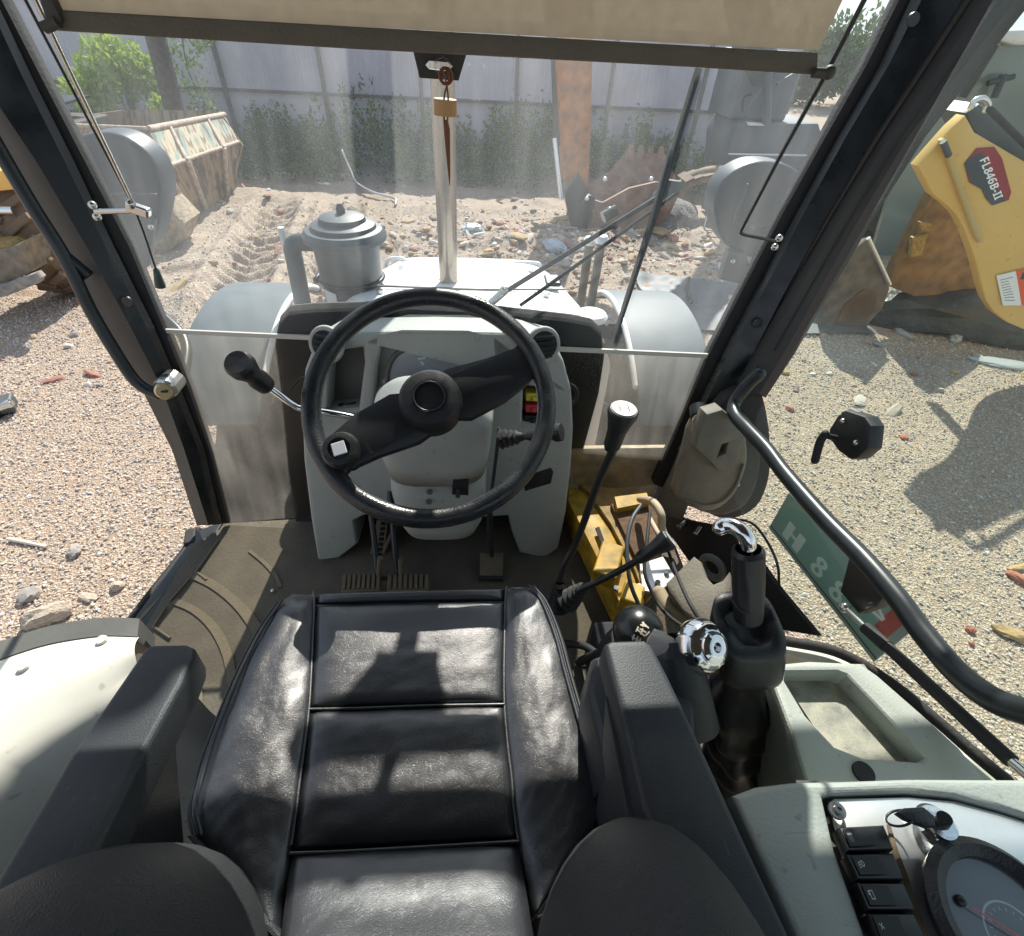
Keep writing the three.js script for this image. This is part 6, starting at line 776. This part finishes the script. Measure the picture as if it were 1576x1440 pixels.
// excavator: the stick and bucket come down in front of us, the body stands behind on the right
{
  const t = thing('excavator', 'excavator with faded orange stick, brown toothed bucket and dark body', 'excavator');
  const sm = (k) => [[1.06, 2.199, -8.9], [1.601, 2.222, -8.9]];
  mesh('stick', slab([[1.103, 2.704, -8.7], [1.504, 2.722, -8.7], [1.607, 1.952, -8.75], [1.693, 1.203, -8.75], [1.766, 0.413, -8.6], [1.562, 0.379, -8.6], [1.377, 0.537, -8.6], [1.234, 1.266, -8.75], [1.114, 1.946, -8.75]], 0.42, { bevel: 0.02 }), M.rustOrange, t);
  mesh('stick_flank', slab([[0.844, 2.702, -8.95], [1.049, 1.951, -8.9], [1.177, 1.04, -8.9], [1.287, 0.959, -8.9], [1.095, 2.712, -8.9]], 0.05), M.greyPaint, t);
  mesh('cylinder_rod', rod([1.145, 1.099, -8.6], [1.312, 0.326, -8.4], 0.035, 0.035, 12), M.stain, t);
  const bm = std(lin(0.30, 0.185, 0.145), 0.75, { map: rep(T.rust, 1.0), bumpMap: rep(T.grain, 1), bumpScale: 0.006 });
  const bp = [[1.351, 0.228, -8], [1.397, 0.494, -8], [1.645, 0.458, -8], [1.88, 0.404, -8], [2.235, 0.605, -8], [2.623, 0.702, -8], [3.035, 0.63, -8], [2.932, 0.273, -8], [2.775, 0.083, -8], [2.545, -0.037, -8], [2.098, -0.146, -8], [1.728, -0.097, -8]];
  mesh('bucket_side', slab(bp, 0.06, { face: [0, 0, 1] }), bm, t);
  mesh('bucket_back', slab([[1.742, 0.503, -8.6], [2.066, 0.718, -8.6], [2.239, 0.981, -8.6], [2.847, 0.968, -8.6], [3.048, 0.675, -8.4], [2.54, 0.209, -8.2], [1.748, -0.002, -8.2]], 0.08), bm, t);
  for (let i = 0; i < 5; i++) { const x = 964 + i * 14, b = [2.329, 0.933, -8.6]; const w = 0.155 * i; mesh('tooth', slab([[b[0] + w - 0.06, b[1] - 0.06, b[2] + 0.03], [b[0] + w + 0.06, b[1] - 0.06, b[2] + 0.03], [b[0] + w + 0.025, b[1] + 0.13, b[2]], [b[0] + w - 0.025, b[1] + 0.13, b[2]]], 0.06), bm, t); }
  mesh('linkage', [slab([[1.265, 0.513, -7.9], [1.458, 0.784, -7.9], [1.609, 0.591, -7.9], [1.726, 0.265, -7.9], [1.65, -0.031, -7.9], [1.437, 0.057, -7.9]], 0.12, { bevel: 0.01 }), at(new THREE.CylinderGeometry(0.11, 0.11, 0.14, 20), [1.614, 0.433, -7.85], [Math.PI / 2, 0, 0])], M.steelDark, t);
  mesh('link_bar', slab([[2.721, 0.772, -7.8], [2.936, 0.754, -7.8], [2.993, 0.689, -7.8], [2.843, 0.567, -7.8], [2.518, 0.506, -7.8]], 0.1, { bevel: 0.01 }), M.greyPaint, t);
  for (const p of [[1.822, 0.741, -7.85], [2.459, 0.782, -7.75], [1.576, 0.507, -7.75]]) mesh('pin', at(new THREE.SphereGeometry(0.035, 12, 8), p), M.stain, t);
  mesh('boom', [rod([1.7, 3.4, -8.9], [2.6, 4.6, -9.3], 0.22, 0.28, 10), rod([2.6, 4.6, -9.3], [4.6, 1.9, -10.0], 0.28, 0.3, 10)], M.greyPaint, t);
  const dk = std(lin(0.10, 0.125, 0.155), 0.55, { map: rep(T.dusty, 0.6) });
  mesh('body', [slab([[4.337, 1.274, -9.6], [4.456, 1.313, -9.6], [4.756, 1.289, -9.6], [5.688, 1.323, -9.6], [6.856, -0.037, -9.6], [4.365, 0.621, -9.6], [4.273, 1.046, -9.6]], 1.2, { bevel: 0.03 }), at(rbox(1.0, 0.9, 1.0, 0.05), [4.7, 1.75, -10.3])], dk, t); mesh('body_top', slab([[4.439, 1.301, -9.55], [4.709, 1.293, -9.55], [4.756, 1.26, -9.55], [4.477, 1.258, -9.55]], 0.4), M.white, t);
  mesh('cab_post', [rod([4.51, 1.94, -9.5], [4.75, 1.301, -9.5], 0.06), rod([4.704, 1.804, -9.5], [5, 1.975, -9.5], 0.03), rod([4.342, 1.502, -9.5], [4.526, 1.797, -9.5], 0.012)], dk, t);
  mesh('handrail', rod([4.11, 0.901, -9.2], [5.507, 0.921, -9.2], 0.018), M.steel, t);
  mesh('track', tube([[3.488, -0.028, -9.2], [3.451, 0.358, -9.2], [3.72, 0.562, -9.2], [4.203, 0.634, -9.2], [5.108, 0.644, -9.2], [5.706, 0.347, -9.2], [5.682, -0.127, -9.2], [4.005, -0.173, -9.2], [3.488, -0.028, -9.2]], 0.12, 8), std(lin(0.36, 0.27, 0.2), 0.9, { map: rep(T.rust, 1) }), t);
  for (let i = 0; i < 10; i++) mesh('track_shoe', at(rbox(0.14, 0.03, 0.5, 0.006), add([3.496, 0.438, -9.2], [i * 0.145, 0.11 + 0.1 * Math.sin(Math.min(1, i / 4) * 1.57), 0]), [0, 0, i < 4 ? 0.5 - i * 0.12 : 0]), M.rustBrown, t);
  mesh('hose', tube([[4.227, 1.465, -9.4], [4.198, 1.63, -9.4], [4.297, 1.675, -9.4]], 0.02, 6), M.rubber, t);
}
{ const t = thing('ladder', 'thin grey ladder leaning on the excavator left of the right mirror', 'ladder'); const a = [3.686, 0.861, -8.4], b = [3.619, -0.029, -8.2], w = [0.55, 0.01, 0]; for (const o of [[0, 0, 0], w]) mesh('stile', rod(add(a, o), add(b, o), 0.018, 0.018, 8), M.steel, t); for (let i = 0; i <= 5; i++) { const p = a.map((v, k) => lerp(v, b[k], i / 5)); mesh('rung', rod(p, add(p, w), 0.014, 0.014, 8), M.steel, t); } }
tag(mesh('dirt_heap', (() => { const g = new THREE.SphereGeometry(1, 40, 20), p = g.attributes.position; for (let i = 0; i < p.count; i++) { const v = new THREE.Vector3().fromBufferAttribute(p, i), k = 1 + 0.3 * fbm(v.x * 2, v.z * 2, 3, v.y); p.setXYZ(i, 2.9 + v.x * 0.75 * k, v.y * 0.42 * k, -8.6 + v.z * 0.6 * k); } g.computeVertexNormals(); return g; })(), std(lin(0.24, 0.22, 0.21), 0.95, { map: rep(T.dusty, 1.5), bumpMap: rep(T.grain, 1), bumpScale: 0.02 })), 'grey dirt heap between the bucket and the ladder', 'dirt heap');
{ const t = thing('dark_sheet', 'dark grey rumpled sheet lying on the dirt below the right mirror', 'sheet'); const g = new THREE.PlaneGeometry(2.3, 1.5, 40, 30); g.rotateX(-Math.PI / 2); const p = g.attributes.position; for (let i = 0; i < p.count; i++) { const x = p.getX(i), z = p.getZ(i); p.setXYZ(i, 3.1 + x + 0.25 * fbm(z * 2, 1, 2, 3), groundH(3.1 + x, -5.35 + z) + 0.035 + 0.05 * Math.max(0, fbm(x * 2.5, z * 2.5, 3, 2)), -5.35 + z + 0.18 * fbm(x * 1.8, 2, 2, 5)); } g.computeVertexNormals(); mesh('sheet', g, std(lin(0.12, 0.13, 0.145), 0.6, { map: rep(T.dusty, 1) }), t); mesh('fold', tube([[2.4, 0.09, -5.2], [2.45, 0.1, -5.5], [2.6, 0.1, -5.9]], 0.02, 6), M.rubber, t); }  // dark grey rumpled layer following the ground
// yellow loader at the right
{
  const t = thing('yellow_loader', 'yellow wheel loader with curved boom arm beyond the right window', 'loader');
  mesh('boom_arm', slab([...[[3.25, 1.664, -4], [3.303, 1.791, -4], [3.355, 1.906, -4], [3.404, 1.975, -4]], ...[[3.54, 1.882, -4], [3.788, 1.804, -4], [4.047, 1.723, -4], [4.527, 1.558, -4], [5.339, 1.041, -4], [5.798, 0.256, -4], [5.316, 0.344, -4], [5.111, 0.4, -4], [4.888, 0.467, -4], [4.69, 0.558, -4], [4.524, 0.671, -4], [4.384, 0.802, -4], [4.24, 0.95, -4], [4.104, 1.079, -4], [3.924, 1.236, -4], [3.773, 1.348, -4], [3.629, 1.422, -4], [3.477, 1.49, -4]]], 0.10, { bevel: 0.012, seg: 3 }), M.loaderYellow, t);
  mesh('arm_rib', slab([[3.293, 1.828, -3.96], [3.307, 1.844, -3.96], [3.635, 1.561, -3.96], [4.076, 1.198, -3.96], [4.107, 1.164, -3.96], [4.078, 1.158, -3.96], [4.016, 1.196, -3.96], [3.619, 1.539, -3.96]], 0.05, { bevel: 0.008 }), std(lin(0.50, 0.36, 0.14), 0.5), t);
  mesh('grease_pipe', rod([3.281, 1.828, -3.93], [3.381, 1.746, -3.93], 0.02, 0.02, 10), M.greyPaint, t);
  mesh('crossmember', slab([...[[3.495, 1.98, -4.12], [3.565, 2.035, -4.12], [3.675, 1.994, -4.12], [4.556, 1.658, -4.12], [4.702, 1.491, -4.12], [4.216, 1.647, -4.12], [3.927, 1.757, -4.12], [3.7, 1.823, -4.12]]], 0.3, { bevel: 0.015 }), std(lin(0.05, 0.065, 0.07), 0.45), t);
  mesh('hose', [tube([[3.451, 2.019, -4.05], [3.454, 2.056, -4.05], [3.502, 2.069, -4.05], [3.561, 2.042, -4.05], [3.569, 2.005, -4.05]], 0.02, 8)], M.stain, t); mesh('hose', tube([[3.552, 2.017, -4], [3.834, 1.888, -4], [4.159, 1.739, -4]], 0.022, 8), M.rubber, t);
  const dc = document.createElement('canvas'); dc.width = 512; dc.height = 256; const x = dc.getContext('2d'); // the model badge as it is printed on the arm
  const poly = (p, c) => { x.fillStyle = c; x.beginPath(); p.forEach((q, i) => i ? x.lineTo(...q) : x.moveTo(...q)); x.closePath(); x.fill(); };
  x.fillStyle = '#8f2433'; x.fillRect(0, 0, 512, 256); poly([[20, 105], [330, 105], [440, 75], [480, 75], [480, 200], [360, 200], [300, 240], [20, 240]], '#3a4149'); x.fillStyle = '#f2f4f2'; x.font = 'bold 82px sans-serif'; x.textBaseline = 'middle'; x.textAlign = 'center'; x.fillText('FL846B-II', 250, 112);
  const dt = new THREE.CanvasTexture(dc); dt.colorSpace = THREE.SRGBColorSpace;
  // badge outline in the arm's plane; u runs down along the text, v across it
  const B = [[3.588, 1.693, -3.992], [3.614, 1.791, -3.992], [3.741, 1.804, -3.992], [3.855, 1.735, -3.992], [4.096, 1.52, -3.992], [4.116, 1.466, -3.992], [4.01, 1.426, -3.992], [3.92, 1.474, -3.992], [3.844, 1.534, -3.992], [3.714, 1.574, -3.992]]; const o = V([3.738, 1.835, -3.992]), eu = V([4.19, 1.468, -3.992]).sub(o), ev = V([3.531, 1.716, -3.992]).sub(o);
  const bg = slab(B, 0.004); bg.deleteAttribute('uv'); { const p = bg.attributes.position, uv = new Float32Array(p.count * 2); for (let i = 0; i < p.count; i++) { const d = new THREE.Vector3().fromBufferAttribute(p, i).sub(o); const a = eu.lengthSq(), b = eu.dot(ev), e = ev.lengthSq(), q = a * e - b * b, du = d.dot(eu), dv = d.dot(ev); uv[i * 2] = (du * e - dv * b) / q; uv[i * 2 + 1] = 1 - (dv * a - du * b) / q; } bg.setAttribute('uv', new THREE.BufferAttribute(uv, 2)); }
  mesh('badge', bg, std(lin(1, 1, 1), 0.5, { map: dt }), t, undefined, true);
  const wc = document.createElement('canvas'); wc.width = wc.height = 256; const y = wc.getContext('2d'); y.fillStyle = '#e9e9e4'; y.fillRect(0, 0, 150, 256); y.fillStyle = '#e0592c'; y.fillRect(150, 0, 106, 256); y.fillStyle = '#333'; y.beginPath(); y.moveTo(200, 20); y.lineTo(232, 76); y.lineTo(168, 76); y.fill(); y.fillStyle = '#8c8f92'; for (let i = 0; i < 9; i++) y.fillRect(20, 40 + i * 22, 100 - (i * 37 % 40), 7);
  const wt = new THREE.CanvasTexture(wc); wt.colorSpace = THREE.SRGBColorSpace; mesh('warning_label', quad([4.703, 0.633, -3.985], [5.007, 0.638, -3.985], [4.691, 0.966, -3.985], [4.442, 0.894, -3.985]), std(lin(1, 1, 1), 0.5, { map: wt }), t, undefined, true);
  const ob = std(lin(0.28, 0.165, 0.07), 0.7, { map: rep(T.rust, 1.1) });
  mesh('bucket_back', slab([[4.26, 1.297, -4.9], [4.384, 1.268, -4.9], [5.052, 0.85, -4.9], [5.684, 0.248, -4.9], [5.777, 0.02, -4.9], [4.329, 0.436, -4.9], [4.294, 0.638, -4.9]], 0.12, { bevel: 0.01 }), ob, t);
  mesh('tie_bracket', [slab([[4.207, 1.086, -4.8], [4.331, 1.077, -4.8], [4.35, 1.008, -4.8], [4.264, 1.017, -4.8]], 0.05), slab([[4.223, 0.945, -4.8], [4.352, 0.985, -4.8], [4.409, 0.791, -4.8], [4.316, 0.764, -4.8]], 0.05)], M.wornYellow, t);
  mesh('wheel', [at(lath([0, 0, 0], [0, 1, 0], [[0.3, -0.25], [0.62, -0.25], [0.7, -0.2], [0.7, 0.2], [0.62, 0.25], [0.3, 0.25]], 48), [9.2, 0.7, -5.4], [0, 0, Math.PI / 2])], M.tyre, t);
  mesh('body', [at(rbox(2.2, 1.0, 1.6, 0.08), [9.4, 1.5, -5.9])], M.loaderYellow, t);
  mesh('cab_frame', [at(rbox(1.5, 0.12, 1.5, 0.05), [5.0, 3.35, -4.7]), ...[[4.3, -4.0], [5.7, -4.0], [4.3, -5.4], [5.7, -5.4]].map(([a, b]) => rod([a, 1.9, b], [a, 3.35, b], 0.06))], M.loaderYellow, t);
}
{ const t = thing('loose_bucket', 'rusty grey loader bucket lying beside the yellow loader boom', 'bucket'); const bm = std(lin(0.20, 0.17, 0.15), 0.8, { map: rep(T.rust, 1.2) });
  mesh('side_plate', slab([[3.682, 0.058, -4.75], [3.566, 0.48, -4.75], [3.589, 0.769, -4.75], [3.731, 0.936, -4.75], [3.897, 0.795, -4.75], [4.138, 0.592, -4.75], [4.237, 0.46, -4.75], [4.28, 0.252, -4.75], [4.216, 0.067, -4.75], [4.018, -0.05, -4.75]], 0.06, { bevel: 0.01 }), bm, t); mesh('shell', slab([[3.444, -0.095, -5.4], [3.647, 0.514, -5.4], [3.924, 0.714, -5.4], [4.256, 0.723, -5.4], [4.817, 0.209, -5.4], [4.826, -0.221, -5.4]], 0.5, { bevel: 0.04 }), M.rustBrown, t); mesh('lip', rod([3.707, 0.956, -4.72], [4.183, 0.518, -4.72], 0.02, 0.02, 8), M.stain, t);
  mesh('inner_stain', slab([[3.841, 0.066, -4.74], [3.83, 0.298, -4.74], [3.956, 0.459, -4.74], [4.122, 0.414, -4.74], [4.198, 0.219, -4.74], [4.095, 0.047, -4.74]], 0.02), M.rustBrown, t); }
{ const t = thing('glazed_machine', 'dark machine with teal cab glass and white roof behind the yellow loader boom', 'machine');
  mesh('cab_glass', slab([[5.572, 1.115, -7.2], [5.867, 1.888, -7.2], [6.012, 2.378, -7.2], [7.314, 2.489, -7.2], [8.797, 0.903, -7.2], [7.057, 0.602, -7.2], [6.477, 0.585, -7.2], [6.597, -0.233, -7.2], [5.926, -0.347, -7.2]], 0.06), std(lin(0.20, 0.245, 0.24), 0.12, { metalness: 0.1, map: rep(T.soft, 0.5) }), t);
  mesh('roof', slab([[5.926, 2.422, -7.1], [5.999, 2.513, -7.1], [7.112, 2.593, -7.1], [7.263, 2.432, -7.1], [6.162, 2.386, -7.1]], 0.6, { bevel: 0.03 }), M.white, t); mesh('post', [rod([5.928, 2.377, -7.1], [5.867, 1.897, -7.1], 0.05), rod([6.241, 2.127, -7.1], [6.279, 1.912, -7.1], 0.04), rod([6.097, 2.042, -7.1], [6.376, 2.114, -7.1], 0.03)], M.steelDark, t);
  mesh('chassis', at(rbox(2.6, 0.7, 1.6, 0.05), [7.4, 0.5, -8.0]), M.steelDark, t); }
rock('plastic_film', 'crumpled clear plastic film on the ground left of the boom tip', 'plastic', [5.13, 0, -4.57], [0.16, 0.05, 0.06], M.film = M.film || phy(lin(0.62, 0.66, 0.66), 0.25, { transmission: 0.5, thickness: 0 }), 0.7);
rock('plastic_film', 'long strip of clear plastic film on the ground near the right edge', 'plastic', [5.25, 0, -4.03], [0.3, 0.03, 0.10], M.film = M.film || phy(lin(0.62, 0.66, 0.66), 0.25, { transmission: 0.5, thickness: 0 }), 2.8);
rock('plastic_film', 'small scrap of clear film beside the rusty loose bucket', 'plastic', [4.60, 0, -4.67], [0.12, 0.03, 0.04], M.film = M.film || phy(lin(0.62, 0.66, 0.66), 0.25, { transmission: 0.5, thickness: 0 }), 4.9);
rock('tarp_and_shade', 'crumpled black sheeting and the shaded ground under the yellow boom, as one dark heap', 'tarp', [5.75, 0, -4.75], [1.35, 0.30, 0.42], std(lin(0.022, 0.026, 0.028), 0.5, { bumpMap: rep(T.smudge, 2), bumpScale: 0.02 }), 6.1);  // black sheeting; the heap also paints in the shade on the ground there
{ // small broken bits mixed into the dirt in front of the hood and along the fence
  const g = new THREE.IcosahedronGeometry(1, 1), p = g.attributes.position; for (let i = 0; i < p.count; i++) { const k = 1 + 0.5 * PN.noise(p.getX(i) * 2.1, p.getY(i) * 2.1, p.getZ(i) * 2.1); p.setXYZ(i, p.getX(i) * k, p.getY(i) * k, p.getZ(i) * k); } g.computeVertexNormals();
  const n = 2600, im = new THREE.InstancedMesh(g, std(lin(1, 1, 1), 0.9), n), m = new THREE.Matrix4(), q = new THREE.Quaternion(), e = new THREE.Euler(), c = new THREE.Color(), r = rng(77);
  const cols = [[0.40, 0.33, 0.27], [0.33, 0.24, 0.15], [0.55, 0.50, 0.44], [0.30, 0.14, 0.10], [0.42, 0.30, 0.15], [0.24, 0.22, 0.21]];
  for (let i = 0; i < n; i++) { const heap = r() < 0.55, x = heap ? 1.0 + (r() + r() - 1) * 3.4 : rnd(-4.2, 6.2, r), z = heap ? -7.0 + (r() + r() - 1) * 1.7 : rnd(-10.6, -3.2, r), s = 0.012 + 0.05 * Math.pow(r(), 4), lg = r() < 0.25 ? 2.6 : 1; m.compose(new THREE.Vector3(x, groundH(x, z) + s * 0.1, z), q.setFromEuler(e.set(rnd(-0.4, 0.4, r), r() * 6.3, rnd(-0.4, 0.4, r))), new THREE.Vector3(s * lg, s * 0.6, s * rnd(0.6, 1.2, r))); im.setMatrixAt(i, m); const k = cols[Math.floor(r() * cols.length)], b = rnd(0.75, 1.2, r); im.setColorAt(i, c.setRGB(k[0] * b, k[1] * b, k[2] * b)); }
  im.name = 'rubble'; im.castShadow = im.receiveShadow = true; scene.add(im); tag(im, 'small broken stones, brick and wood bits strewn over the dirt ahead', 'rubble', null, 'stuff');
}

// ---------------------------------------------------------------- render
const renderer = new THREE.WebGLRenderer({ antialias: true });
renderer.setSize(1024, 936); renderer.shadowMap.enabled = true; renderer.toneMapping = THREE.LinearToneMapping; renderer.toneMappingExposure = 1.85;
renderer.render(scene, camera);
